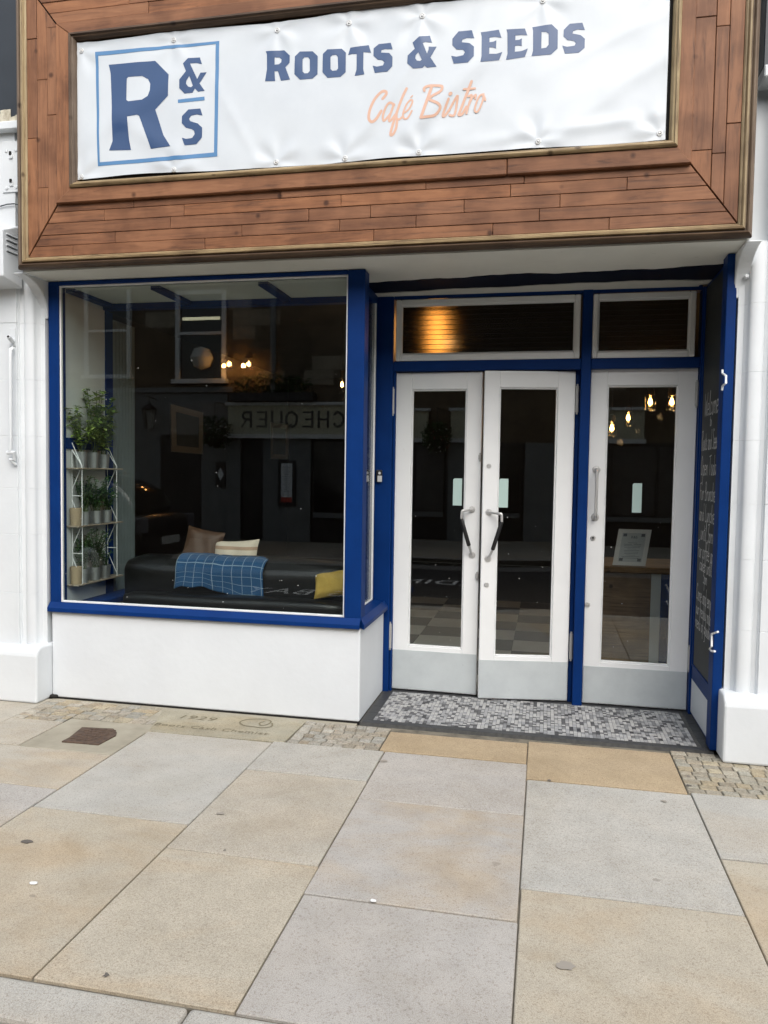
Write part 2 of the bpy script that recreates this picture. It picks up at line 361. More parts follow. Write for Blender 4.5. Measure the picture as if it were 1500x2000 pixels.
# concrete surround and iron cover
sur = MB().prism([(-1.617, -.783, -.003), (-1.09, -.783, -.003), (-1.09, -.432, -.003), (-1.185, -.335, -.003), (-1.617, -.335, -.003)], (0, 0, -.04)).build('cover_surround', 'concrete', pav, bevel=.003)
B((-1.30, -.45, -.05), (-1.07, -.03, -.0045)).build('mortar_fill', 'concrete', pav); B((-1.96, -.064, -.05), (-.01, -.012, -.0038)).build('mortar_fill', 'concrete', pav)
# engraved stone
est = MB().prism([(-1.19, -.055, -.001), (-.302, -.052, -.001), (-.312, -.402, -.001), (-1.085, -.424, -.001)], (0, 0, -.05)).build('engraved_slab', 'sandstone', pav, bevel=.003); est.color = (.355, .33, .255, .5)
def text_obj(txt, size, name, mat, parent, mw, width=1., shear=0., space=1., align='LEFT', ext=0., res=3):
    cu = bpy.data.curves.new(name, 'FONT'); cu.body = txt; cu.size = size; cu.shear = shear; cu.space_character = space; cu.align_x = align; cu.extrude = ext; cu.resolution_u = res
    t = bpy.data.objects.new('tmp', cu); COL.objects.link(t); dg = bpy.context.evaluated_depsgraph_get(); me = bpy.data.meshes.new_from_object(t.evaluated_get(dg))
    bpy.data.objects.remove(t); bpy.data.curves.remove(cu)
    me.transform(Matrix.Diagonal((width, 1, 1, 1))); me.transform(mw)
    me.materials.clear(); me.materials.append(MATS[mat]); ob = bpy.data.objects.new(name, me); COL.objects.link(ob)
    o0 = sum((v.co for v in me.vertices), Vector())/max(1, len(me.vertices)); me.transform(Matrix.Translation(-o0)); WORLD[ob.name] = o0
    if parent is not None: ob.parent = parent; ob.location = o0-WORLD[parent.name]
    else: ob.location = o0
    return ob
def strokes(polys, widths, frame, z0, dz=.00012, thick=0.):
    """flat ribbons: polys in 2D, frame(u,v,h)->3D; each stroke a hair above the last so none share a plane"""
    mb = MB(); k = 0
    for pl, w in zip(polys, widths):
        n = len(pl); ws = w if isinstance(w, (list, tuple)) else [w]*n; L = []; Rr = []; P = [Vector((*p, 0)) for p in pl]
        for i in range(n):
            t = P[min(i+1, n-1)]-P[max(i-1, 0)]
            if t.length < 1e-9: t = Vector((1, 0, 0))
            t.normalize(); nn = Vector((-t.y, t.x, 0)); m_ = 1.
            if 0 < i < n-1:
                a = (P[i]-P[i-1]).normalized(); b = (P[i+1]-P[i]).normalized(); m_ = 1/max(.55, math.sqrt(max(0, (1+a.dot(b))/2)))
            L.append(P[i]+nn*ws[i]/2*m_); Rr.append(P[i]-nn*ws[i]/2*m_)
        h = z0+dz*k; k += 1
        mb.add([frame(p.x, p.y, h) for p in L]+[frame(p.x, p.y, h) for p in Rr], [(i, n+i, n+i+1, i+1) for i in range(n-1)])
        for e in (0, n-1):                        # round ends
            c = P[e]; q = 10; r = ws[e]/2; h2 = z0+dz*k; k += 1
            mb.add([frame(c.x+r*math.cos(2*math.pi*j/q), c.y+r*math.sin(2*math.pi*j/q), h2) for j in range(q)], [tuple(range(q))])
    return mb
def smooth_line(pl, n=5):
    P = [Vector((*p, 0)) for p in pl]; out = []
    for i in range(len(P)-1):
        p0, p1, p2, p3 = P[max(i-1, 0)], P[i], P[i+1], P[min(i+2, len(P)-1)]
        for k in range(n):
            t = k/n; q = .5*((2*p1)+(p2-p0)*t+(2*p0-5*p1+4*p2-p3)*t*t+(3*p1-p0-3*p2+p3)*t**3); out.append((q.x, q.y))
    out.append((P[-1].x, P[-1].y)); return out
flatZ = lambda x, y, z: Matrix.Translation((x, y, z))
a0 = UZ(352, 1410); text_obj('1929', .085, 'engraved_date', 'carve', est, flatZ(-1.045, -.185, .0006), 1.35, .12, 1.05)
text_obj('Boots Cash Chemist', .062, 'engraved_name', 'carve', est, flatZ(-1.11, -.33, .0006), 1.16, .05, 1.12)
fr = lambda x, y, h: Vector((x, y, h))
em = [smooth_line([(-.56, -.22), (-.62, -.21), (-.66, -.16), (-.63, -.105), (-.56, -.085), (-.50, -.10), (-.49, -.15), (-.52, -.19), (-.545, -.155), (-.53, -.12)], 5), smooth_line([(-.56, -.22), (-.50, -.225), (-.46, -.19), (-.475, -.14)], 4)]
strokes(em, [.010, .010], fr, .0006).build('engraved_emblem', 'carve', est)
# iron cover
P0 = [UZ(*p) for p in ((120, 1449), (135, 1441), (160, 1421), (222, 1424), (228, 1431), (226, 1437), (192, 1455), (158, 1452))]
mc = MB().prism([(p.x, p.y, .004) for p in P0], (0, 0, -.03)).build('access_cover', 'rust_iron', None, bevel=.002)
tag(mc, 'small rusty iron access cover set in the pavement by the white wall', 'cover')
tr = MB(); cxy = sum(P0, Vector())/len(P0)
for i in range(-4, 5):
    for j in range(-3, 4):
        x, y = cxy.x+i*.026+(j % 2)*.013, cxy.y+j*.032
        if -1.405 < x < -1.255 and -.665 < y < -.475:
            a = R(45) if (i+j) % 2 else R(-45); d = Vector((math.cos(a), math.sin(a), 0))*.013; n_ = Vector((-d.y, d.x, 0))*.3; c = Vector((x, y, .0065))
            tr.prism([c-d-n_, c+d-n_, c+d+n_, c-d+n_], (0, 0, -.004))
tag(tr.build('tread_pattern', 'rust_iron', mc), kind='stuff')
# litter and stains of gum on the slabs
def blob(px, py, r, mat, name, label, cat, h=.0006, n=13, asp=1.):
    c = UZ(px, py); P = []
    for k in range(n):
        a = 2*math.pi*k/n; rr = r*random.uniform(.55, 1.15); P.append((c.x+rr*math.cos(a)*asp, c.y+rr*math.sin(a), .003+h))
    return tag(MB().prism(P, (0, 0, -h)).build(name, mat, None, bevel=h*.4), label, cat, 'litter on the flagstones')
plain('gum_dark', (.12, .105, .09), .9); plain('gum_pale', (.30, .27, .23), .9); plain('paper', (.78, .78, .76), .8)
blob(208, 1906, .011, 'gum_dark', 'chewing_gum', 'black gum spot on the tan slab nearest the kerb', 'gum')
blob(52, 1645, .017, 'gum_dark', 'chewing_gum', 'brown gum smear on the leftmost rust-stained slab', 'gum', asp=1.6)
blob(748, 1487, .016, 'gum_pale', 'chewing_gum', 'faded gum mark beside the joint below the golden threshold slab', 'gum', asp=1.4)
blob(1297, 1566, .013, 'gum_pale', 'chewing_gum', 'faded gum mark below the right golden threshold slab', 'gum')
blob(1073, 1525, .010, 'gum_dark', 'chewing_gum', 'black gum spot at the lower edge of the right golden threshold slab', 'gum')
blob(1103, 1887, .020, 'gum_pale', 'chewing_gum', 'faded gum mark on the large tan slab at lower right', 'gum', asp=1.5)
blob(430, 1590, .014, 'gum_pale', 'chewing_gum', 'faint gum mark on the slab below the setts', 'gum', asp=1.5)
blob(1345, 1535, .013, 'gum_dark', 'chewing_gum', 'dark gum spot on the setts by the right pilaster', 'gum')
o = blob(64, 1727, .012, 'paper', 'paper_scrap', 'white paper scrap on the leftmost stained slab', 'paper', .004, 7, 1.5)
o = blob(729, 1762, .010, 'paper', 'paper_scrap', 'white paper scrap on the joint in the middle of the pavement', 'paper', .004, 6, 1.5)
random.seed(21)
# entrance mosaic: black border tiles and small tesserae
mos = tag(B((.0, .004, -.02), (1.905, .80, .001)).build('entrance_mosaic', 'grout'), kind='structure')
xx = .012
while xx < 1.88:
    xe = min(1.895, xx+.132); B((xx+.0012, .006, -.01), (xe-.0012, .054, .0035)).build('border_tile', 'black_tile', mos, bevel=.001); xx = xe
yy = .056
while yy < .70:
    ye = min(.71, yy+.132); B((.012, yy+.0012, -.01), (.066, ye-.0012, .0035)).build('border_tile', 'black_tile', mos, bevel=.001)
    B((1.852, yy+.0012, -.01), (1.895, ye-.0012, .0035)).build('border_tile', 'black_tile', mos, bevel=.001); yy = ye
xx = .068
while xx < 1.83:
    xe = min(1.85, xx+.132); B((xx+.0012, .655, -.01), (xe-.0012, .708, .0035)).build('border_tile', 'black_tile', mos, bevel=.001); xx = xe
vsn, fsn, cls = [], [], []; s_ = .0205; nx, ny = int(1.782/s_), int(.597/s_); used = set()
for j in range(ny):
    for i in range(nx):
        if (i, j) in used: continue
        w, h = 1, 1; q = random.random()
        if q < .30 and j+1 < ny and (i, j+1) not in used: h = 2
        elif q < .36 and i+1 < nx and (i+1, j) not in used: w = 2
        for a in range(w):
            for b in range(h): used.add((i+a, j+b))
        x0, y0 = .068+i*s_, .057+j*s_; g = .0011; z = .0035+random.uniform(-.0004, .0004); o = len(vsn)
        x1, y1 = x0+w*s_-g, y0+h*s_-g; x0 += g; y0 += g
        vsn += [(x0, y0, z), (x1, y0, z), (x1, y1, z), (x0, y1, z), (x0, y0, 0), (x1, y0, 0), (x1, y1, 0), (x0, y1, 0)]
        fs = [(0, 1, 2, 3), (0, 4, 5, 1), (1, 5, 6, 2), (2, 6, 7, 3), (3, 7, 4, 0)]; fsn += [[k+o for k in f] for f in fs]
        c = random.choices([(.42, .42, .41), (.33, .335, .34), (.21, .215, .22), (.10, .10, .105), (.055, .055, .06)], [34, 27, 18, 13, 8])[0]; k = random.uniform(.88, 1.08); cls += [(c[0]*k, c[1]*k, c[2]*k, 1)]*5
me = bpy.data.meshes.new('tesserae'); me.from_pydata(vsn, [], fsn); ca = me.color_attributes.new('col', 'FLOAT_COLOR', 'CORNER'); li = 0
for p in me.polygons:
    for l in p.loop_indices: ca.data[l].color = cls[p.index]
me.materials.append(MATS['tesserae']); ob = bpy.data.objects.new('tesserae', me); COL.objects.link(ob); ob.parent = mos; ob.location = -WORLD[mos.name]; tag(ob, kind='stuff')

# road, opposite pavement
road = tag(B((-40, -7.02, -.6), (40, -2.5, -.11)).build('road', 'asphalt'), kind='structure')
paint('gutter_stone', (.16, .155, .145), (.10, .098, .09), .9, 9, .8)
B((-14, -6.98, -.12), (12, -6.45, -.104)).build('gutter', 'gutter_stone', road)
opp = tag(B((-40, -10.6, -.6), (40, -7.0, .0)).build('opposite_pavement', 'joint'), kind='structure')
opp.color = (.34, .30, .24, .4)
xx = -13.
while xx < 9:
    w = random.uniform(.8, 1.1); o = B((xx, -10.5, -.02), (xx+w-.008, -7.25, .004+random.uniform(0, .003))).build('flagstone', 'granite', opp); o.color = (*random.choice(((.34, .29, .22), (.36, .33, .27), (.31, .28, .24))), .4); xx += w
for k in range(22):
    o = B((-13+k, -7.24, -.2), (-12.008+k, -7.03, .006)).build('kerb_stone', 'granite', opp); o.color = (.30, .29, .27, .2)
mw = Matrix.Translation((.62, -4.87, -.1055)) @ Matrix.Rotation(math.pi, 4, 'Z')
text_obj('LOADING BAY', .60, 'road_lettering', 'road_white', road, mw, .80, 0, 1.08)

# ==================================================================== CAFE BUILDING
cafe = tag(empty('cafe_building', (0, 0, 0)), 'white café shopfront with blue frames, recessed white doors and a timber clad fascia', 'building')
ZS, ZW0, ZW1, ZSOF = .543, .61, 2.535, 2.562
XL, XWL, XWR = -1.985, -1.915, -.10
# masonry above and behind the fascia
B((-6.5, .02, 2.60), (6.5, .62, 6.6)).build('upper_wall', 'white', cafe)
# stall riser
MB().prism([(XL+.015, -.006, .004), (0, -.006, .004), (0, .64, .004), (-.07, .64, .004), (-.07, .09, .004), (XL+.015, .09, .004)], (0, 0, ZS-.004)).build('stall_riser', 'riser_white', cafe, bevel=.008, seg=2)
B((XL+.02, -.004, -.01), (-.004, .08, .0045)).build('riser_gap', 'dark_gap', cafe)
# soffit
sof = MB().prism([(-1.99, -.22, ZSOF), (1.93, -.22, ZSOF), (1.93, .72, ZSOF), (-.10, .72, ZSOF), (-.10, .03, ZSOF), (-1.99, .03, ZSOF)], (0, 0, .05)).build('soffit', 'soffit_white', cafe)
# blue and white wavy painted strips at the back of the soffit
def wav(x, s): return .010*math.sin(5.1*x+s)+.007*math.sin(11.3*x+2*s)+.004*math.sin(23*x+s*3)+.002*math.sin(61*x+s)
def strip(y0f, y1f, z, name, mat, x0, x1, thick=.006):
    n = 90; a = [(x0+(x1-x0)*i/n, y0f(x0+(x1-x0)*i/n), z) for i in range(n+1)]; b = [(x0+(x1-x0)*i/n, y1f(x0+(x1-x0)*i/n), z) for i in range(n+1)]
    mb = MB(); mb.add(a+b+[(p[0], p[1], p[2]+thick) for p in a+b], [(i, i+1, n+2+i, n+1+i) for i in range(n)]+[(i+1, i, 2*n+2+i, 2*n+3+i) for i in range(n)]+[(n+1+i, n+2+i, 3*n+4+i, 3*n+3+i) for i in range(n)])
    return mb.build(name, mat, sof)
plain('band_navy_shaded', (.003, .006, .018), .7, 0, .15)  # blue band paint taken near-black, deep soffit shade put into its colour
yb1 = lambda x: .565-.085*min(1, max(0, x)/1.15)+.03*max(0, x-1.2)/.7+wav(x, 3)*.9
strip(lambda x: .295-.075*(x/1.9)+wav(x, 1)*1.5, yb1, ZSOF-.005, 'painted_band', 'band_navy_shaded', -.09, 1.925)
strip(lambda x: yb1(x)+.001, lambda x: .655, ZSOF-.010, 'painted_band', 'soffit_white', -.085, 1.86, .010)
# ---- pilasters
def bracket(x0, x1, parent):
    pr = [(-.225, ZSOF-.002)]+[(-.225+.215*math.sin(a)**1.0, ZSOF-.012-.185*(1-math.cos(a))) for a in [R(90)*k/10 for k in range(11)]]+[(-.01, 2.335), (.05, 2.335), (.05, ZSOF-.002)]
    return MB().prism([(x0, y, z) for y, z in pr], (x1-x0, 0, 0)).build('corbel', 'white', parent, bevel=.006)
def pilaster(sgn, xi, xo):
    """xi: edge next to the shopfront, xo: outer end"""
    X = lambda d: xi+sgn*d                       # d metres outwards
    body = MB(); y0 = -.085
    zj = [.30, .66, 1.02, 1.30, 1.62, 1.96, 2.30, 2.66, 3.45]
    for a, b in zip(zj[:-1], zj[1:]):            # courses with fine joints
        body.box((X(.155), y0+random.uniform(-.001, .001), a+.0006), (xo, .5, b-.0006))
    body.box((X(.16), y0+.0025, .25), (xo, .49, 3.46))
    ob = body.build('pilaster', 'white', cafe, bevel=.0018)
    mo = MB()
    for a, b in zip(zj[:-1], zj[1:]):
        z0, z1 = max(a+.0004, .30), min(b-.0004, 2.60)
        if z1 <= z0: continue
        pr = []; 
        for d, y in ((0.012, .10), (.012, -.012), (.040, -.014), (.046, -.024), (.052, -.030)): pr.append((X(d), y))
        for k in range(9): aa = R(200-25*k*.9); pr.append((X(.092-.036*math.cos(R(20*k))), -.048-.022*math.sin(R(20*k))))
        pr += [(X(.132), -.060), (X(.146), -.062), (X(.150), -.072), (X(.20), -.072), (X(.20), .10)]
        mo.prism([(x, y, z0) for x, y in pr], (0, 0, z1-z0))
    mo.build('edge_moulding', 'white', ob, smooth=True)
    pl = MB(); pr = [(-.155, .0), (-.150, .285), (-.142, .315), (-.122, .333), (-.09, .34), (.10, .34), (.10, .0)]
    xin = X(-.012); pl.prism([(xin, y, z) for y, z in pr], (xo-xin, 0, 0))
    pl.build('plinth', 'white', ob, bevel=.012, seg=2)
    return ob
random.seed(5)
pl_l = pilaster(-1, -1.985, -2.75); pl_r = pilaster(1, 1.925, 2.75)
bracket(-2.052, -1.984, pl_l); bracket(1.915, 1.985, pl_r)
MB().lathe([(.012, 0), (.012, .012), (.006, .018), (0, .018)], UY(1457, 541, -.03), (0, -1, 0), 8).build('bolt', 'white', pl_r)
# near-black block standing in for the dark cavity at the left pilaster's foot
B((-1.985, -.03, .0), (-1.93, .02, .02)).build('dark_cavity_block', 'dark_gap', pl_l, bevel=.006)

# ---- fascia
YF = -.25
fas = MB().box((-1.96, -.235, 2.60), (1.90, .02, 4.22)).build('fascia', 'dark_gap', cafe)
ZT = 4.22; XO0, XO1, ZO0 = -1.933, 1.868, 2.632
def clip(poly, a, b, c):
    """keep a*x+b*z<=c"""
    out = []
    for i in range(len(poly)):
        p, q = poly[i], poly[(i+1) % len(poly)]; fp, fq = a*p[0]+b*p[1]-c, a*q[0]+b*q[1]-c
        if fp <= 0: out.append(p)
        if fp*fq < 0: t = fp/(fp-fq); out.append((p[0]+(q[0]-p[0])*t, p[1]+(q[1]-p[1])*t))
    return out
def plank(poly, mat, proud=0., name='plank', thick=.02, bev=.0018):
    if len(poly) < 3: return
    y = YF-proud+random.uniform(-.0022, .0018)
    return MB().prism([(x, y, z) for x, z in poly], (0, thick+.012, 0)).build(name, mat, fas, bevel=bev)
random.seed(11)
# mitre lines: through (XO0,ZO0)-( -1.742,2.921) etc.
mL = (-1.742-XO0, 2.921-ZO0); mR = (1.651-XO1, 2.921-ZO0); ZO1 = 4.16; mTL = (-1.742-XO0, 3.915-ZO1)
def halfL(poly, above):      # left bottom mitre
    a, b = -mL[1], mL[0]; c = a*XO0+b*ZO0; s = -1 if above else 1
    return clip(poly, s*a, s*b, s*c+(-.0012))
def halfR(poly, above):
    a, b = -mR[1], mR[0]; c = a*XO1+b*ZO0; s = 1 if above else -1
    return clip(poly, s*a, s*b, s*c+(-.0012))
rows = [2.632, 2.692, 2.753, 2.818, 2.880, 2.926]
joints = [[-1.64, -.85, .05, .72, 1.28], [-1.36, -.58, -.12, .30, 1.00], [-1.05, -.20, .12, .60, 1.10], [-1.47, -.96, -.05, .74, 1.30], [-1.30, -.40, .33, .88]]
for k in range(5):
    z0, z1 = rows[k]+.0012, rows[k+1]-.0012; xs = [XO0]+[j+random.uniform(-.06, .06) for j in joints[k]]+[XO1]
    for a, b in zip(xs[:-1], xs[1:]):
        p = [(a+.0012, z0), (b-.0012, z0), (b-.0012, z1), (a+.0012, z1)]; p = halfL(p, False); p = halfR(p, False); plank(p, 'wood_h')
cl = [-1.933, -1.867, -1.801, -1.735]; jl = [[3.30, 3.85], [3.02, 3.62], [3.42, 3.9], [3.75]]
for k in range(3):
    zs = [ZO0]+jl[k]+[ZO1]
    for a, b in zip(zs[:-1], zs[1:]):
        p = halfL([(cl[k]+.0012, a+.0012), (cl[k+1]-.0012, a+.0012), (cl[k+1]-.0012, b-.0012), (cl[k]+.0012, b-.0012)], True)
        p = clip(p, -(mTL[1]), mTL[0], -(mTL[1])*XO0+mTL[0]*ZO1-.0012); plank(p, 'wood_v')
cr = [1.646, 1.742, 1.802, 1.868]; jr = [[2.985, 3.6], [2.965, 3.55], [3.10, 3.7]]
for k in range(3):
    zs = [ZO0]+jr[k]+[ZO1]
    for a, b in zip(zs[:-1], zs[1:]):
        plank(halfR([(cr[k]+.0012, a+.0012), (cr[k+1]-.0012, a+.0012), (cr[k+1]-.0012, b-.0012), (cr[k]+.0012, b-.0012)], True), 'wood_v')
for k in range(4):                                # rows over the banner
    z0, z1 = 3.915+k*.061+.0012, 3.915+(k+1)*.061-.0012; xs = [XO0]+[random.uniform(-1.4, -.9), random.uniform(-.4, .1), random.uniform(.5, 1.1)]+[1.64]
    for a, b in zip(xs[:-1], xs[1:]):
        p = clip([(a+.0012, z0), (b-.0012, z0), (b-.0012, z1), (a+.0012, z1)], mTL[1], -mTL[0], mTL[1]*XO0-mTL[0]*ZO1-.0012); plank(p, 'wood_h')
# raised frame boards round the banner
XB0, XB1, XI0, XI1, ZB0, ZI0, ZI1, ZB1 = -1.742, 1.651, -1.648, 1.584, 2.921, 2.999, 3.844, 3.915
pr = .024
plank([(XB0, ZB0), (.78, ZB0), (.78, ZI0), (XI0, ZI0)], 'wood_h', pr, 'raised_board', .03, .004)
plank([(.783, ZB0), (XB1, ZB0), (XI1, ZI0), (.783, ZI0)], 'wood_h', pr, 'raised_board', .03, .004)
plank([(XB0, ZB0+.003), (XI0, ZI0+.002), (XI0, ZI1), (XB0, ZB1)], 'wood_v', pr*.25, 'raised_board', .03, .003)
plank([(XB1, ZB0+.003), (XI1, ZI0+.002), (XI1, ZI1), (XB1, ZB1)], 'wood_v', pr*.25, 'raised_board', .03, .003)
plank([(XB0, ZB1), (XI0, ZI1+.002), (XI1, ZI1+.002), (XB1, ZB1)], 'wood_h', pr*.3, 'raised_board', .03, .003)
# mouldings (profile swept along one side, mitred)
def moulding(a, b, inward, prof, name, mat, ma, mb_):
    """prof: (offset inward, depth towards the viewer). ma/mb_: mitre +1 shortens, -1 lengthens per unit of offset, 0 square"""
    a = Vector(a); b = Vector(b); d = (b-a).normalized(); inw = Vector(inward); n = len(prof); vs = []
    for (o, dp) in prof: vs.append(a+inw*o+d*(o*ma)+Vector((0, -dp, 0)))
    for (o, dp) in prof: vs.append(b+inw*o-d*(o*mb_)+Vector((0, -dp, 0)))
    mb = MB().add(vs, [(i, (i+1) % n, n+(i+1) % n, n+i) for i in range(n)]+[tuple(range(n-1, -1, -1)), tuple(range(n, 2*n))])
    o = mb.build(name, mat, fas, smooth=True)
    bm = bmesh.new(); bm.from_mesh(o.data); bmesh.ops.recalc_face_normals(bm, faces=bm.faces); bm.to_mesh(o.data); bm.free(); return o
y = -.232
OUT = [(0, 0), (0, .022), (.004, .030), (.012, .040), (.020, .043), (.026, .038), (.028, .030), (.034, .030), (.034, 0)]
IN_ = [(.034, 0), (.034, .036), (.038, .042), (.046, .043), (.050, .038), (.052, .028), (.058, .028), (.064, .022), (.064, 0)]
for prof, suf in ((OUT, 'umber'), (IN_, 'gold')):
    nm = 'outer_moulding' if suf == 'umber' else 'bead_moulding'
    moulding((-1.993, y, 2.567), (1.932, y, 2.567), (0, 0, 1), prof, nm, suf+'_h', 1, 1)
    moulding((-1.993, y, 2.567), (-1.993, y, 4.24), (1, 0, 0), prof, nm, suf+'_v', 1, 0)
    moulding((1.932, y, 2.567), (1.932, y, 4.24), (-1, 0, 0), prof, nm, suf+'_v', 1, 0)
INN = [(-.036, 0), (-.036, .05), (-.030, .056), (-.022, .058), (-.018, .048), (-.010, .046), (-.004, .036), (0, .030), (0, 0)]
def inner(a, b, inward, mat, ma, mb_): moulding(a, b, inward, [(o+.036, dp) for o, dp in INN], 'inner_moulding', mat, ma, mb_)
inner((XI0+.002, y, ZI0+.002), (XI1-.002, y, ZI0+.002), (0, 0, 1), 'gold_h', 1, 1)
inner((XI0+.002, y, ZI1-.002), (XI1-.002, y, ZI1-.002), (0, 0, -1), 'umber_h', 1, 1)
inner((XI0+.002, y, ZI0+.002), (XI0+.002, y, ZI1-.002), (1, 0, 0), 'umber_v', 1, 1)
inner((XI1-.002, y, ZI0+.002), (XI1-.002, y, ZI1-.002), (-1, 0, 0), 'gold_v', 1, 1)

# ---- banner
YBN = -.249
EYE = [(160, 100), (340, 79), (542, 60), (682, 46), (825, 32), (1060, 3), (160, 346), (340, 332), (540, 317), (674, 310), (818, 298), (1051, 277), (1288, 261)]
EYW = [UY(px, py, YBN) for px, py in EYE]+[Vector((1.49, YBN, 3.80))]
from mathutils import noise as mn
def hgt(x, z):
    h = .004*mn.noise(Vector((x*1.3, 0, z*1.7)))+.0022*mn.noise(Vector((x*4.2+z*2.4, 3, z*4.2)))
    # diagonal tension folds running between eyelets
    for (x0, z0, ang, wd, am, ln) in ((-.05, 3.07, 52, .035, .012, .55), (.15, 3.06, 40, .045, .010, .65), (.93, 3.06, 33, .05, .011, .7), (.55, 3.45, 42, .055, .014, .6), (-.55, 3.10, 120, .03, .006, .4),
                                      (-1.2, 3.45, 28, .06, .013, .55), (-1.1, 3.2, -35, .05, .012, .5), (-1.45, 3.3, 60, .05, .007, .5), (1.3, 3.55, 22, .035, .007, .5), (1.25, 3.33, 18, .05, .006, .5), (.2, 3.62, 60, .03, .006, .3), (-.35, 3.62, 118, .03, .006, .35), (.95, 3.12, 4, .03, .012, .45), (.6, 3.6, 70, .04, .006, .3)):
        a = R(ang); dx, dz = x-x0, z-z0; u = dx*math.cos(a)+dz*math.sin(a); v = -dx*math.sin(a)+dz*math.cos(a)
        h += .42*am*math.exp(-(v/wd)**2)*math.exp(-((u-.15)/ln)**4)*math.tanh(1.2)
    for e in EYW:                                  # pinned at each eyelet with small radiating creases
        dx, dz = x-e.x, z-e.z; r2 = dx*dx+dz*dz
        if r2 < .09:
            w = math.exp(-r2/.012); h = h*(1-.8*w)
            r = math.sqrt(r2); h += .0028*math.cos(5*math.atan2(dz, dx)+e.x*7)*math.exp(-((r-.09)/.06)**2)
    return h
bx0, bx1 = -1.611, 1.529
def edge_top(x): return 3.800+.004*math.sin(2.3*x)+.006*math.sin(6.1*x+1)
def edge_bot(x): return 3.046+.010*math.exp(-((x+1.15)/.35)**2)+.004*math.sin(3.2*x)+.002*math.sin(9*x)
def BP(x, z, off=0.): return Vector((x, YBN-.004-hgt(x, z)-off, z))
nx, nz = 300, 76; vsn = []
for i in range(nx+1):
    x = bx0+(bx1-bx0)*i/nx
    for j in range(nz+1): z = edge_bot(x)+(edge_top(x)-edge_bot(x))*j/nz; vsn.append(BP(x, z))
fsn = [[i*(nz+1)+j, (i+1)*(nz+1)+j, (i+1)*(nz+1)+j+1, i*(nz+1)+j+1] for i in range(nx) for j in range(nz)]
ban = MB().add(vsn, fsn).build('banner', 'vinyl', None, smooth=True)
tag(ban, 'white vinyl banner with navy lettering pinned inside the timber fascia', 'banner')
def letter(outer, holes, conv, mat, name='letter', off=.0013, cut=.02):
    P = [conv(p) for p in outer]; H = [[conv(p) for p in h] for h in holes]
    bm = bmesh.new(); edges = []
    for loop in [P]+H:
        vv = [bm.verts.new((x, 0, z)) for x, z in loop]; edges += [bm.edges.new((vv[i], vv[(i+1) % len(vv)])) for i in range(len(vv))]
    bmesh.ops.triangle_fill(bm, use_beauty=True, use_dissolve=False, edges=edges, normal=(0, -1, 0))
    xs = [p[0] for p in P]; zs = [p[1] for p in P]
    for ax, lo, hi in ((0, min(xs), max(xs)), (2, min(zs), max(zs))):
        t = lo+cut
        while t < hi:
            co_ = [0, 0, 0]; no = [0, 0, 0]; co_[ax] = t; no[ax] = 1
            bmesh.ops.bisect_plane(bm, geom=bm.verts[:]+bm.edges[:]+bm.faces[:], plane_co=co_, plane_no=no); t += cut
    for v in bm.verts: v.co = BP(v.co.x, v.co.z, off)
    for f in bm.faces:
        f.normal_update()
        if f.normal.y > 0: f.normal_flip()
    me = bpy.data.meshes.new(name); o0 = WORLD[ban.name]
    bm.to_mesh(me); bm.free(); me.transform(Matrix.Translation(-o0)); me.materials.append(MATS[mat])
    for p in me.polygons: p.use_smooth = True
    ob = bpy.data.objects.new(name, me); COL.objects.link(ob); ob.parent = ban; WORLD[ob.name] = o0; return ob
def conv(ox, oy, s):
    def f(p): q = UY(ox+p[0]/s, oy+p[1]/s, YBN-.004); return (q.x, q.z)
    return f
c5 = conv(500, 20, 4.1667); c6 = conv(840, 20, 4.1667); cg = conv(170, 80, 5.357); cs = conv(700, 140, 5.357)
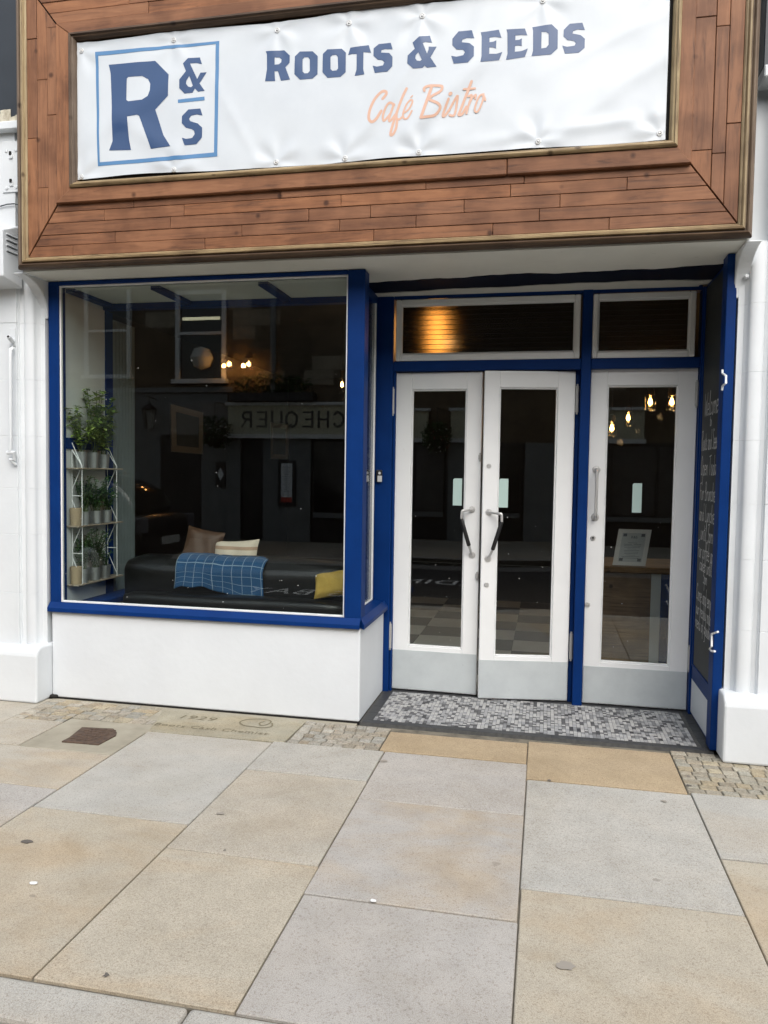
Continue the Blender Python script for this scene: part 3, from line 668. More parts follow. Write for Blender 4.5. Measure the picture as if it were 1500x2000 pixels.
LET = [
 (c5, [(80, 335), (145, 332), (230, 325), (276, 370), (274, 428), (240, 465), (278, 565), (205, 576), (180, 498), (152, 498), (157, 578), (75, 580), (90, 480), (90, 360)], [[(152, 385), (190, 385), (208, 400), (206, 425), (188, 440), (152, 444)]]),
 (c5, [(358, 337), (462, 335), (503, 375), (501, 520), (460, 557), (360, 567), (313, 522), (318, 378)], [[(395, 383), (425, 383), (438, 400), (438, 495), (422, 513), (395, 515), (380, 500), (380, 400)]]),
 (c5, [(582, 320), (698, 313), (732, 345), (730, 505), (688, 542), (582, 550), (541, 505), (545, 357)], [[(622, 366), (652, 364), (666, 380), (668, 475), (655, 490), (622, 494), (607, 478), (607, 382)]]),
 (c5, [(768, 306), (918, 284), (937, 345), (875, 342), (873, 480), (882, 522), (803, 535), (818, 485), (820, 358), (785, 356), (750, 366)], []),
 (c5, [(1000, 275), (1097, 266), (1113, 320), (1050, 317), (1022, 325), (1018, 345), (1085, 350), (1112, 382), (1110, 458), (1070, 500), (968, 512), (950, 452), (985, 460), (1035, 450), (1045, 425), (1030, 408), (990, 402), (956, 370), (958, 310)], []),
 (c5, [(1330, 215), (1415, 206), (1433, 265), (1380, 260), (1358, 268), (1392, 355), (1405, 320), (1405, 298), (1470, 297), (1420, 385), (1470, 460), (1393, 468), (1372, 452), (1355, 470), (1280, 478), (1232, 435), (1235, 370), (1293, 315), (1275, 265)], [[(1322, 345), (1350, 405), (1335, 415), (1310, 413), (1298, 395), (1300, 370)]]),
 (c6, [(232, 173), (340, 164), (360, 230), (300, 228), (265, 240), (258, 262), (320, 270), (358, 300), (357, 380), (308, 433), (193, 437), (172, 372), (215, 380), (270, 370), (285, 345), (270, 325), (215, 320), (182, 285), (182, 232)], []),
 (c6, [(413, 182), (560, 163), (582, 230), (530, 222), (485, 226), (484, 265), (515, 262), (540, 250), (537, 318), (515, 308), (484, 308), (482, 360), (540, 358), (588, 342), (562, 408), (410, 427), (420, 380), (420, 215)], []),
 (c6, [(622, 162), (772, 150), (792, 205), (745, 202), (695, 208), (694, 245), (725, 242), (747, 230), (746, 292), (725, 287), (692, 290), (690, 338), (745, 332), (796, 312), (772, 380), (617, 405), (630, 355), (630, 190)], []),
 (c6, [(832, 137), (990, 116), (1040, 162), (1038, 310), (985, 360), (825, 374), (838, 330), (838, 165)], [[(908, 178), (945, 178), (965, 192), (965, 280), (945, 305), (905, 311)]]),
 (c6, [(1138, 108), (1240, 100), (1260, 160), (1200, 155), (1165, 168), (1160, 188), (1225, 200), (1260, 230), (1258, 305), (1210, 345), (1097, 353), (1076, 287), (1115, 296), (1175, 287), (1186, 265), (1170, 248), (1118, 242), (1086, 212), (1088, 158)], []),
 (cg, [(228, 250), (715, 210), (858, 355), (850, 575), (715, 718), (800, 985), (873, 1102), (670, 1130), (630, 1010), (548, 785), (525, 775), (425, 795), (440, 1035), (460, 1140), (232, 1146), (268, 1050), (265, 720), (248, 340)], [[(420, 395), (435, 380), (580, 368), (640, 400), (665, 450), (662, 520), (640, 580), (580, 618), (435, 635), (415, 620)]]),
 (cg, [(1060, 182), (1185, 177), (1206, 247), (1150, 235), (1082, 240), (1155, 400), (1190, 335), (1254, 330), (1178, 445), (1232, 522), (1165, 532), (1130, 500), (1105, 543), (1022, 552), (968, 497), (970, 410), (1040, 322), (1008, 240)], [[(1075, 370), (1110, 470), (1090, 487), (1060, 480), (1038, 450), (1045, 415)]]),
 (cg, [(1062, 718), (1188, 708), (1210, 782), (1150, 770), (1090, 785), (1070, 815), (1080, 840), (1160, 865), (1206, 908), (1204, 1010), (1145, 1080), (1020, 1092), (992, 1012), (1035, 1025), (1100, 1015), (1128, 975), (1120, 940), (1095, 922), (1035, 908), (992, 860), (995, 788)], []),
]
for cv, o, h in LET: letter(o, h, cv, 'print_navy')
letter([(88, 118), (1385, 0), (1365, 1210), (115, 1310)], [[(120, 158), (1348, 32), (1330, 1168), (135, 1270)]], cg, 'print_blue', 'logo_frame')
letter([(953, 615), (1230, 583), (1232, 622), (953, 650)], [], cg, 'print_blue', 'logo_bar')
SCR = [([(255, 285), (292, 240), (285, 210), (240, 215), (170, 290), (120, 400), (110, 490), (140, 528), (185, 500), (240, 415)], 30), ([(375, 345), (330, 328), (290, 370), (258, 460), (264, 512), (290, 495), (340, 430), (368, 350), (322, 490), (335, 515), (385, 450)], 24),
       ([(505, 178), (460, 270), (400, 430), (350, 590), (338, 660), (365, 655), (395, 590), (406, 500)], 28), ([(425, 350), (398, 470), (425, 500), (465, 470)], 22), ([(470, 440), (530, 390), (566, 315), (545, 297), (500, 350), (468, 440), (478, 490), (515, 488), (560, 412)], 20), ([(548, 270), (566, 252)], 13),
       ([(692, 200), (690, 172), (745, 150), (850, 152), (878, 168), (858, 212), (742, 285), (838, 340), (855, 390), (800, 458), (700, 478), (656, 484)], 28), ([(765, 170), (657, 482)], 32),
       ([(945, 290), (886, 450), (905, 462), (945, 410)], 26), ([(962, 240), (968, 236)], 36), ([(948, 410), (1030, 265), (1036, 300), (1010, 440), (985, 462), (955, 455)], 24), ([(1185, 108), (1070, 400), (1052, 452), (1090, 440), (1130, 370)], 28), ([(1105, 190), (1220, 178)], 22),
       ([(1152, 262), (1186, 252), (1160, 330), (1130, 438)], 22), ([(1148, 372), (1190, 280), (1228, 246), (1222, 285)], 20), ([(1305, 238), (1262, 265), (1218, 385), (1232, 425), (1268, 390), (1305, 290), (1306, 240), (1328, 300)], 20)]
for k, (pl, w) in enumerate(SCR):
    pts = smooth_line([cs(p) for p in pl], 6); ww = w*.92/5.357/349.
    strokes([pts], [ww], lambda u, v, h: BP(u, v, h), .0008+.00014*k, .00005).build('script_stroke', 'print_coral', ban)
for e in EYW:
    c = BP(e.x, e.z, -.004); mb = MB().lathe([(.005, .002), (.006, .007), (.010, .009), (.014, .008), (.015, .003)], c, (0, -1, 0), 16); ey = mb.build('eyelet', 'eyelet', ban, smooth=True)
    MB().lathe([(.0065, 0), (.0065, .009), (.003, .012), (0, .012)], c, (0, -1, 0), 10).build('screw', 'steel', ey)

# ---- display window
win = MB()
win.box((XL, .0, ZS), (XWL, .075, ZSOF-.004)); win.box((XWL, .002, ZW1), (XWR, .073, ZSOF-.004)); win.box((XWR, .0, ZS), (0, .10, ZSOF-.004))
win.box((XWL, .004, ZS), (XWR, .073, ZW0-.012))
wf = win.build('display_window', 'blue', cafe, bevel=.004)
spr = [(-.032, ZS-.001), (-.032, ZS+.024), (-.026, ZS+.030), (-.001, ZW0-.008), (-.001, ZS-.001)]
MB().prism([(XL, y, z) for y, z in spr], (.03-XL-.03+.0, 0, 0)).build('sill', 'blue', wf, bevel=.002)
# sill of the return, facing the doorway
MB().prism([(.028, -.032, ZS-.001), (.028, -.032, ZS+.024), (.022, -.026, ZS+.03), (.001, -.001, ZW0-.008), (.001, -.001, ZS-.001)], (0, .667, 0)).build('sill', 'blue', wf, bevel=.002)
bd = MB(); b_ = .010
bd.box((XWL, .010, ZW0-.012), (XWL+b_, .03, ZW1)); bd.box((XWR-b_*.9, .010, ZW0-.012), (XWR, .03, ZW1)); bd.box((XWL+b_, .011, ZW1-b_), (XWR-b_, .03, ZW1)); bd.box((XWL+b_, .009, ZW0-.012), (XWR-b_, .03, ZW0))
bd.build('glazing_bead', 'white_gloss', wf, bevel=.002)
B((XWL+.003, .016, ZW0-.008), (XWR-.003, .022, ZW1-.004)).build('glass_pane', 'glass', wf)
# return window
rw = MB(); rw.box((-.092, .60, ZS), (-.070, .642, ZSOF-.004)); rw.box((-.092, .10, 2.50), (-.070, .60, ZSOF-.004)); rw.box((-.092, .10, ZS), (-.066, .60, ZW0-.002)); rw.box((-.0745, .10, ZS), (-.002, .642, ZS+.012))
rf = rw.build('return_window', 'blue', cafe, bevel=.002)
MB().prism([(.001, .10, ZS+.012), (.001, .10, ZS+.046), (-.066, .10, ZW0-.006), (-.066, .10, ZS+.012)], (0, .541, 0)).build('sill', 'blue', rf, bevel=.002)
B((-.084, .10, ZW0-.002), (-.078, .60, 2.50)).build('glass_pane', 'glass', rf)
rb = MB(); rb.box((-.078, .586, ZW0-.002), (-.066, .60, 2.50)); rb.box((-.078, .10, ZW0-.002), (-.066, .586, ZW0+.008)); rb.build('glazing_bead', 'white_gloss', rf, bevel=.002)

# ---- door frame
DF = MB(); ZD = 2.085
zt0 = UY(950, 722, .66).z; zf0 = UY(950, 703.5, .66).z; zf1 = UY(950, 580, .66).z
DF.box((-.075, .642, .0), (.036, .74, ZSOF-.012)); DF.box((.036, .662, .0), (.052, .74, zt0))
DF.box((1.203, .640, .0), (1.262, .74, zf1+.03)); DF.box((1.176, .715, .0), (1.203, .742, zt0)); DF.box((.052, .722, .0), (.07, .742, zt0)); DF.box((1.868, .722, .0), (1.885, .742, zt0)); DF.box((1.885, .640, .0), (1.925, .74, ZSOF-.012))
DF.box((.036, .648, zt0-.004), (1.203, .74, zf0)); DF.box((1.262, .648, zt0-.004), (1.885, .74, zf0))
DF.box((.036, .650, zf1), (1.203, .74, zf1+.028)); DF.box((1.262, .650, zf1), (1.885, .74, zf1+.028))
dfr = DF.build('door_frame', 'blue', cafe, bevel=.004)
# ---- fanlights with ribbed glass
mt = bpy.data.materials.new('ribbed_glass'); mt.use_nodes = True; nt = mt.node_tree; b = nt.nodes['Principled BSDF']
b.inputs['Transmission Weight'].default_value = 1; b.inputs['Roughness'].default_value = .22; b.inputs['Base Color'].default_value = (.13, .115, .080, 1); b.inputs['IOR'].default_value = 1.35
gp = N(nt, 'ShaderNodeNewGeometry').outputs['Position']; nn = noise(nt, 170, 3, .7, gp); bump(nt, b, nn.outputs[0], .7, .003); MATS['ribbed_glass'] = mt
def rect_px(tl, tr, bl, br, Y):
    a, b_, c, d = (UY(*p, Y) for p in (tl, tr, bl, br)); return ((a.x+c.x)/2, (b_.x+d.x)/2, (c.z+d.z)/2, (a.z+b_.z)/2)
for fo, gi in ((((775, 587), (1136, 574), (772, 706), (1131, 700)), ((785, 598), (1124, 587), (783, 693), (1121, 686))), (((1160, 574), (1361, 568), (1156, 700), (1357, 696)), ((1170, 587), (1348, 580), (1166, 688), (1345, 684)))):
    x0, x1, z0, z1 = rect_px(*fo, .645); z0 = max(z0, zf0+.001); z1 = min(z1, zf1-.001); a0, a1, c0, c1 = rect_px(*gi, .652)
    f = MB(); Y0, Y1 = .640, .70
    f.box((x0, Y0, z0), (a0, Y1, z1)); f.box((a1, Y0, z0), (x1, Y1, z1)); f.box((a0, Y0+.0015, c1), (a1, Y1, z1)); f.box((a0, Y0+.0015, z0), (a1, Y1, c0))
    ff = f.build('fanlight', 'white_gloss', cafe, bevel=.005)
    i_ = MB(); t_ = .012; i_.box((a0, .652, c0), (a0+t_*.6, .67, c1)); i_.box((a1-t_*.6, .652, c0), (a1, .67, c1)); i_.box((a0+t_*.6, .653, c1-t_*.6), (a1-t_*.6, .67, c1)); i_.box((a0+t_*.6, .653, c0), (a1-t_*.6, .67, c0+t_*.6)); i_.build('glazing_bead', 'white_gloss', ff, bevel=.003)
    # glass sheet with horizontal ribs
    nr = 10; prof = []
    for k in range(nr):
        zb = c0+(c1-c0)*k/nr; hh = (c1-c0)/nr
        prof += [(.6735, zb+.0003), (.6735, zb+.0012), (.6655, zb+.0020), (.6648, zb+hh*.5), (.6655, zb+hh-.0012), (.6735, zb+hh-.0004)]
    gl = [(a0+.001, y, z) for y, z in prof]+[(a0+.001, .678, c1), (a0+.001, .678, c0)]
    gpn = MB().prism(gl, (a1-a0-.002, 0, 0)).build('glass_pane', 'ribbed_glass', ff)
    rbm = MB()
    for k in range(1, nr): zb = c0+(c1-c0)*k/nr; rbm.box((a0+.001, .6638, zb-.0011), (a1-.001, .6660, zb+.0011))
    rbm.build('rib_grooves', 'dark_gap', ff)

# ---- doors
def door(P0, ang, corners, gcorners, kick, zb, name_label=None):
    """P0: hinge point on the front face, ang: turn of the leaf, corners in photo pixels on that plane"""
    P0 = Vector((*P0, 0)); d = Vector((math.cos(ang), math.sin(ang), 0)); nrm = Vector((d.y, -d.x, 0))
    def S(px, py):
        q = _ray(px, py); t = (P0-CAM).dot(nrm)/q.dot(nrm); p = CAM+q*t; return ((p-P0).dot(d), p.z)
    def W(s, z, out=0.): return P0+d*s+nrm*out+Vector((0, 0, z))
    def rc(c): a = [S(*p) for p in c]; return (a[0][0]+a[2][0])/2, (a[1][0]+a[3][0])/2, (a[2][1]+a[3][1])/2, (a[0][1]+a[1][1])/2
    s0, s1, z0, z1 = rc(corners); g0, g1, h0, h1 = rc(gcorners); z0 = zb
    def bx(mb, a0, a1, c0, c1, o0, o1):
        P = [W(a0, c0, o1), W(a1, c0, o1), W(a1, c1, o1), W(a0, c1, o1)]; return mb.prism(P, nrm*(o0-o1))
    mb = MB(); bx(mb, s0, g0, z0, z1, -.044, 0); bx(mb, g1, s1, z0, z1, -.044, 0); bx(mb, g0, g1, h1, z1, -.044, -.0004); bx(mb, g0, g1, z0, h0, -.044, -.0004)
    dr = mb.build('door', 'white_gloss', cafe, bevel=.003)
    t = .009; mb = MB(); bx(mb, g0, g0+t, h0, h1, -.03, -.008); bx(mb, g1-t, g1, h0, h1, -.03, -.008); bx(mb, g0+t, g1-t, h1-t, h1, -.03, -.0085); bx(mb, g0+t, g1-t, h0, h0+t, -.03, -.0085); mb.build('glazing_bead', 'white_gloss', dr, bevel=.003)
    bx(MB(), g0+.004, g1-.004, h0+.004, h1-.004, -.024, -.018).build('glass_pane', 'glass', dr)
    kz = sum(S(*p)[1] for p in kick)/2
    bx(MB(), s0+.004, s1-.003, z0+.006, kz, .0002, .0028).build('kick_plate', 'kick_grey', dr, bevel=.0008)
    return dr, S, W, nrm, d
A1, A2, A3 = R(-1.2), R(9.0), R(0)
d1 = door((.055, .690), A1, [(773, 729), (942, 725), (766, 1341), (931, 1353)], [(804, 761), (912, 760), (797, 1262), (902, 1267)], [(767, 1269.5), (931, 1276.6)], .012)
h2x = 1.196; d2 = door((h2x, .700), A2, [(945, 722), (1122, 727), (936, 1366), (1110, 1368)], [(975, 757), (1089, 757), (966, 1283), (1078, 1282.5)], [(939, 1291), (1110, 1291)], .012)
d3 = door((1.262, .690), A3, [(1152, 722), (1361, 718), (1139, 1381), (1343, 1391)], [(1186, 753), (1325, 752.5), (1172, 1295), (1307, 1299)], [(1138, 1301), (1343, 1311.6)], .010)
def rose(c, ax, r=.022, parent=None): return MB().lathe([(r, 0), (r, .004), (r*.9, .007), (r*.45, .008), (r*.4, .012), (0, .012)], c, ax, 18).build('rose', 'steel', parent, smooth=True)
def offset_pull(dd, top, bend, g0, g1, bot):
    dr, S, W, nrm, d = dd; T, Bt = W(*S(*top)), W(*S(*bot)); out = .075
    # points away from the leaf: correct for the stand-off so that they fall where seen
    def WO(p, o):
        q = _ray(*p); base = W(0, 0, o); t = (base-CAM).dot(nrm)/q.dot(nrm); return CAM+q*t
    b1 = WO(bend, out); a = WO(g0, out); c = WO(g1, out*.75)
    mid = T+nrm*.03; pts = [T+nrm*.004, T.lerp(b1, .25)+nrm*.012, T.lerp(b1, .8)+nrm*.01, b1, b1.lerp(a, .45)+(b1-T)*.02, a]
    pts2 = []
    for i in range(len(pts)-1):
        p0, p1, p2, p3 = pts[max(i-1, 0)], pts[i], pts[i+1], pts[min(i+2, len(pts)-1)]
        for k in range(5):
            t = k/5; pts2.append(.5*((2*p1)+(p2-p0)*t+(2*p0-5*p1+4*p2-p3)*t*t+(3*p1-p0-3*p2+p3)*t**3))
    pts2.append(pts[-1])
    h = MB().tube(pts2, .0085, 10).build('pull_handle', 'steel', dr, smooth=True)
    MB().tube([c, Bt+nrm*.004], .0075, 10).build('pull_handle', 'steel', dr, smooth=True)
    MB().tube([a, a.lerp(c, .03), a.lerp(c, .97), c], [.010, .0125, .0125, .010], 12).build('hand_grip', 'black_plastic', dr, smooth=True)
    rose(T, nrm, .021, dr); rose(Bt, nrm, .021, dr)
offset_pull(d1, (922, 995), (903, 998), (901, 1013), (916, 1066), (922, 1084))
offset_pull(d2, (955, 1000), (979, 1004), (980, 1019), (962, 1074), (953, 1091))
dr, S, W, nrm, d = d3
Ta, Tb = W(*S(1165, 917)), W(*S(1162, 1010)); rose(Ta, nrm, .024, dr); rose(Tb, nrm, .024, dr)
MB().tube([Ta, Ta+nrm*.045, Ta+nrm*.058+Vector((0, 0, -.012)), Tb+nrm*.058+Vector((0, 0, .012)), Tb+nrm*.045, Tb], .0095, 12).build('pull_handle', 'steel', dr, smooth=True)
def disc(dd, px, py, r, slot=None):
    dr, S, W, nrm, d = dd; c = W(*S(px, py)); o = MB().lathe([(r, 0), (r, .004), (r*.8, .007), (0, .007)], c, nrm, 16).build('lock', 'steel', dr, smooth=True)
    if slot == 'key':
        c2 = c+nrm*.0075; mb = MB().lathe([(.006, 0), (.006, .0008), (0, .0008)], c2+Vector((0, 0, .003)), nrm, 10); mb.prism([c2+d*-.0025+Vector((0, 0, -.009)), c2+d*.0025+Vector((0, 0, -.009)), c2+d*.0025, c2-d*.0025], nrm*.0007); mb.build('keyhole', 'black_plastic', dr)
    elif slot: 
        c2 = c+nrm*.0072; MB().prism([c2+d*-r*.8+Vector((0, 0, -.002)), c2+d*r*.8+Vector((0, 0, -.002)), c2+d*r*.8+Vector((0, 0, .002)), c2-d*r*.8+Vector((0, 0, .002))], nrm*.004).build('thumb_turn', 'steel', dr)
disc(d2, 955, 910, .014); disc(d2, 950, 1142, .015); disc(d3, 1158, 1051, .016, 'key'); disc(d3, 1147, 1181, .016, 'slot')
def hinge(dd, px, py, h=.16, out=.006):
    dr, S, W0, nrm, d = dd; s, z = S(px, py); z0, z1 = z-h/2, z+h/2; W = lambda a, b, o: W0(a, b, o-.006+out)
    hb = MB().tube([W(s, z0, .006), W(s, z1, .006)], .0105, 10); hb.tube([W(s, z0-.012, .006), W(s, z0, .006)], .006, 8); hb.tube([W(s, z1, .006), W(s, z1+.012, .006)], .006, 8)
    hb.build('hinge', 'hinge_grey', dr, smooth=True)
hinge(d1, 769.5, 785, .16, .034); hinge(d1, 764, 1240, .16, .034); hinge(d2, 1127, 780); hinge(d2, 1115, 1262); hinge(d3, 1360, 770, .14, .02); hinge(d3, 1345, 1285, .14, .02)
hinge(d1, 938, 893, .03); hinge(d1, 932, 1125, .03)
plain('frosted', (.42, .56, .53), .5)
for dd, c in ((d1, [(885, 936), (903, 933), (883, 987), (900, 988)]), (d2, [(975, 935), (993, 935), (975, 991), (993, 992)]), (d3, [(1236, 944), (1255, 944), (1235, 1001), (1253, 1002)])):
    dr, S, W, nrm, d = dd; a = [S(*p) for p in c]; s0, s1, z0, z1 = (a[0][0]+a[2][0])/2, (a[1][0]+a[3][0])/2, (a[2][1]+a[3][1])/2, (a[0][1]+a[1][1])/2
    MB().prism([W(s0, z0, -.0165), W(s1, z0, -.0165), W(s1, z1, -.0165), W(s0+.008, z1, -.0165), W(s0, z1-.008, -.0165)], nrm*-.0012).build('sticker', 'frosted', dr)

# ---- right side panel of the porch
sp = MB(); XR = 1.905
sp.box((XR, .09, .0), (1.925, .64, ZSOF-.01))
spn = sp.build('side_panel', 'blue', cafe)
fp = MB().box((1.880, -.012, .012), (1.928, .092, ZSOF-.004)); fp.box((1.893, .615, .30), (XR, .64, ZSOF-.02)); fp.box((1.893, .092, .225), (XR, .615, .315)); fp.build('side_frame', 'blue', spn, bevel=.003)
B((1.897, .094, .02), (XR, .638, .224)).build('lower_panel', 'white', spn, bevel=.002)
# chalkboard
XC = 1.899
cb = B((XC, .094, .318), (XC+.005, .612, 2.53)).build('chalkboard', 'blackboard')
tag(cb, 'tall narrow chalkboard with white handwriting on the right porch wall', 'chalkboard')
G = {'W': (.7, [[(0, 1), (.15, 0), (.35, .7), (.52, 0), (.68, 1)]]), 'e': (.42, [[(.02, .28), (.36, .32), (.3, .5), (.12, .5), (.02, .25), (.12, 0), (.38, .1)]]), 'l': (.22, [[(.05, .3), (.16, .95), (.1, 1), (.07, .5), (.1, .02), (.2, .05)]]), 'c': (.38, [[(.34, .45), (.2, .52), (.04, .3), (.1, .03), (.34, .08)]]),
     'o': (.42, [[(.2, .52), (.04, .3), (.16, 0), (.36, .2), (.22, .52)]]), 'm': (.6, [[(.03, .5), (.05, 0), (.07, .4), (.2, .5), (.28, .35), (.28, 0), (.3, .4), (.44, .5), (.52, .3), (.54, 0)]]), 't': (.3, [[(.14, .85), (.12, .05), (.26, .05)], [(.02, .55), (.26, .58)]]), 'R': (.52, [[(.05, 0), (.07, 1)], [(.0, .95), (.35, 1), (.42, .75), (.1, .5), (.48, 0)]]),
     's': (.36, [[(.3, .46), (.12, .5), (.08, .36), (.28, .18), (.2, 0), (.02, .06)]]), 'a': (.42, [[(.34, .45), (.14, .5), (.03, .2), (.14, 0), (.3, .2), (.34, .5), (.34, .05), (.42, .03)]]), 'n': (.42, [[(.04, .5), (.05, 0), (.08, .35), (.24, .5), (.34, .35), (.35, 0)]]), 'd': (.44, [[(.34, .4), (.14, .48), (.03, .2), (.14, 0), (.32, .2), (.36, 1), (.35, .02)]]),
     'S': (.48, [[(.42, .88), (.22, 1), (.06, .8), (.36, .42), (.3, .05), (.02, .08)]]), 'O': (.55, [[(.28, 1), (.06, .6), (.14, .05), (.4, .1), (.5, .6), (.3, 1)]]), 'p': (.42, [[(.06, .5), (.02, -.5)], [(.05, .38), (.24, .5), (.36, .25), (.2, 0), (.04, .1)]]), 'T': (.5, [[(.0, .95), (.5, 1)], [(.25, .97), (.22, 0)]]), 'y': (.4, [[(.04, .5), (.1, .1), (.28, .1)], [(.36, .5), (.22, -.4), (.02, -.35)]]),
     'F': (.45, [[(.08, 0), (.06, .95)], [(.0, .92), (.42, 1)], [(.05, .5), (.32, .54)]]), 'r': (.32, [[(.05, .5), (.06, 0)], [(.06, .3), (.18, .48), (.3, .46)]]), 'B': (.5, [[(.06, 0), (.06, 1), (.34, .9), (.3, .6), (.08, .52), (.4, .35), (.36, .05), (.04, .0)]]), 'u': (.42, [[(.04, .5), (.06, .06), (.22, .02), (.34, .3), (.34, .5), (.35, .03)]]), 'h': (.42, [[(.06, 1), (.05, 0), (.1, .35), (.26, .48), (.35, .3), (.35, 0)]]),
     'L': (.42, [[(.1, 1), (.06, .04), (.4, .06)]]), 'i': (.18, [[(.08, .5), (.08, .02)], [(.08, .7), (.09, .73)]]), '3': (.42, [[(.04, .95), (.34, 1), (.14, .58), (.38, .35), (.24, 0), (.02, .08)]]), 'C': (.5, [[(.45, .85), (.25, 1), (.06, .6), (.12, .08), (.45, .1)]]), 'f': (.28, [[(.3, .95), (.18, 1), (.14, .6), (.1, -.35)], [(.0, .5), (.26, .52)]]), 'k': (.38, [[(.05, 1), (.05, 0)], [(.32, .5), (.08, .25), (.34, 0)]]),
     '5': (.42, [[(.36, 1), (.08, .97), (.06, .58), (.3, .55), (.36, .2), (.2, 0), (.02, .06)]]), 'j': (.2, [[(.12, .5), (.1, -.35), (.0, -.35)]]), 'g': (.42, [[(.34, .45), (.14, .5), (.04, .2), (.16, .05), (.34, .3), (.34, -.35), (.1, -.42)]]), 'b': (.42, [[(.06, 1), (.06, .02), (.26, 0), (.36, .25), (.22, .5), (.06, .35)]]), 'w': (.52, [[(.02, .5), (.12, 0), (.25, .4), (.36, 0), (.48, .5)]]), ' ': (.3, [])}
def chalk_line(txt, yc, z, h, wmax, rot=.0):
    x = 0; pl = []
    for ch in txt:
        w, ss = G[ch]; pl += [[((x+p[0]+.08*p[1]), p[1]+random.uniform(-.02, .02)) for p in s] for s in ss]; x += w+.06
    sx = min(.9*h, wmax/x)                        # narrow hand
    out = [smooth_line([(u*sx-x*sx/2, v*h) for u, v in s], 3) for s in pl]
    # viewer looks along +X: text runs from the door (far, +Y) towards the street (-Y)
    fr = lambda u, v, hh: Vector((XC-.0004-hh, yc-u, z+v))
    return strokes(out, [.0052]*len(out), fr, 0., .00002).build('chalk_writing', 'chalk', cb)
random.seed(3)
LN = [('Welcome', 810, .13), ('to', 832, .06), ('Roots and Seeds', 878, .11), ('Open Today', 928, .11), ('For Brunches', 978, .10), ('and Lunches', 1020, .10), ('until 3pm', 1058, .10), ('For coffee and', 1095, .10), ('cakes until', 1120, .085), ('5pm', 1142, .075), ('Come and enjoy', 1183, .095), ('our freshly made', 1212, .085), ('menu of goodies', 1240, .085)]
for t, py, h in LN:
    p = UX(1388-(py-810)*.03, py, XC); w = min(.42, .055*len(t)) ; w = {'to': .07, '5pm': .13, 'Welcome': .34}.get(t, .43)
    tag(chalk_line(t, .355, p.z, h, w*1.08), kind='stuff')
# hooks on the porch post
def hook(pts, label, r=.0055):
    P = [UX(px, py, 1.872) for px, py in pts]; o = MB().tube(P, r, 8).build('hook', 'white_gloss', None, smooth=True); return tag(o, label, 'hook', 'metal hooks on the blue porch post')
B_ = [(1411, 722), (1411, 729), (1418, 734), (1418, 748), (1411, 754), (1410, 762)]
hook(B_, 'white hasp hook high on the blue post beside the chalkboard')
hook([(1402, 1234), (1390, 1238), (1390, 1262), (1386, 1268), (1390, 1272), (1396, 1272)], 'white cabin hook low on the blue post beside the chalkboard')

# ---- fittings on the wall
bell = B(UY(735, 941, .640)-Vector((0, .016, 0)), UY(747, 918, .640)).build('doorbell', 'black_plastic', None, bevel=.004, seg=2)
tag(bell, 'black and silver doorbell on the blue post beside the left door', 'doorbell')
B(UY(737, 941, .62)+Vector((0, -.002, 0)), UY(746, 929, .62)+Vector((0, .004, 0))).build('button', 'eyelet', bell, bevel=.002); MB().lathe([(.009, 0), (.009, .004), (0, .004)], UY(741.5, 924, .622), (0, -1, 0), 12).build('lens', 'eyelet', bell)
al = MB(); al.prism([(-2.095, -.255, 2.535), (-2.095, -.255, 2.80), (-2.095, -.086, 2.87), (-2.095, -.086, 2.50)], (-.40, 0, 0))
alb = al.build('alarm_box', 'white', None, bevel=.006, seg=2); tag(alb, 'white louvred alarm box at the top of the left pilaster', 'alarm box')
for k in range(4):
    z = 2.79-k*.031; MB().prism([(-2.096, -.225, z), (-2.088, -.225, z-.006), (-2.096, -.225, z-.012)], (0, .095, 0)).build('louvre', 'white', alb)
    B((-2.0955, -.222, z-.0155), (-2.0935, -.133, z-.0125)).build('louvre_slot', 'dark_gap', alb)
wp = B((-2.22, -.092, 3.07), (-2.09, -.083, 3.37)).build('wall_plate', 'white', None, bevel=.003); tag(wp, 'white painted plate with two black slots high on the left pilaster', 'wall plate')
for p in ((20, 303), (21, 357)):
    c = UY(*p, -.10); B(c-Vector((.012, 0, .02)), c+Vector((.012, .012, .012))).build('socket', 'white', wp, bevel=.004); B(c-Vector((.007, .004, -.002)), c+Vector((.007, .001, .022))).build('slot', 'dark_gap', wp)
for p in ((13, 295), (31, 294), (14, 368), (32, 366)):
    MB().lathe([(.011, 0), (.009, .006), (0, .008)], UY(*p, -.091), (0, -1, 0), 8).build('screw_head', 'white', wp, smooth=True)
wire = MB().tube([UY(-30, 412, -.09), UY(0, 403, -.095), UY(14, 399, -.098), UY(28, 398, -.098), UY(40, 402, -.09)], .0035, 6).build('cable', 'dark_slate', None, smooth=True); tag(wire, 'thin dark cable crossing the left pilaster above the alarm box', 'cable')
br = empty('rod_bracket', UY(22, 905, -.09)); tag(br, 'white painted iron rod bracket on the left pilaster', 'bracket')
B(UY(18, 676, -.092), UY(31, 641, -.085)).build('back_plate', 'white', br, bevel=.002)
MB().tube([UY(26, 668, -.09), UY(16, 657, -.15)], [.013, .0125], 12).build('pipe_stub', 'white', br, smooth=True); MB().lathe([(.008, 0), (0, .0006)], UY(16, 657, -.151)+Vector((0, -.001, 0)), (UY(16, 657, -.15)-UY(26, 668, -.09)), 10).build('bore', 'dark_gap', br)
MB().tube([UY(25, 680, -.10), UY(20, 684, -.125), UY(20, 700, -.128), UY(21, 870, -.128), UY(20, 882, -.125)], [.012, .0125, .0115, .011, .011], 10).build('rod', 'white', br, smooth=True)
MB().tube([UY(15, 884, -.12), UY(28, 884, -.12), UY(28, 898, -.11), UY(20, 896, -.12), UY(31, 908, -.095)], [.014, .014, .012, .011, .009], 8).build('foot', 'white', br, smooth=True)
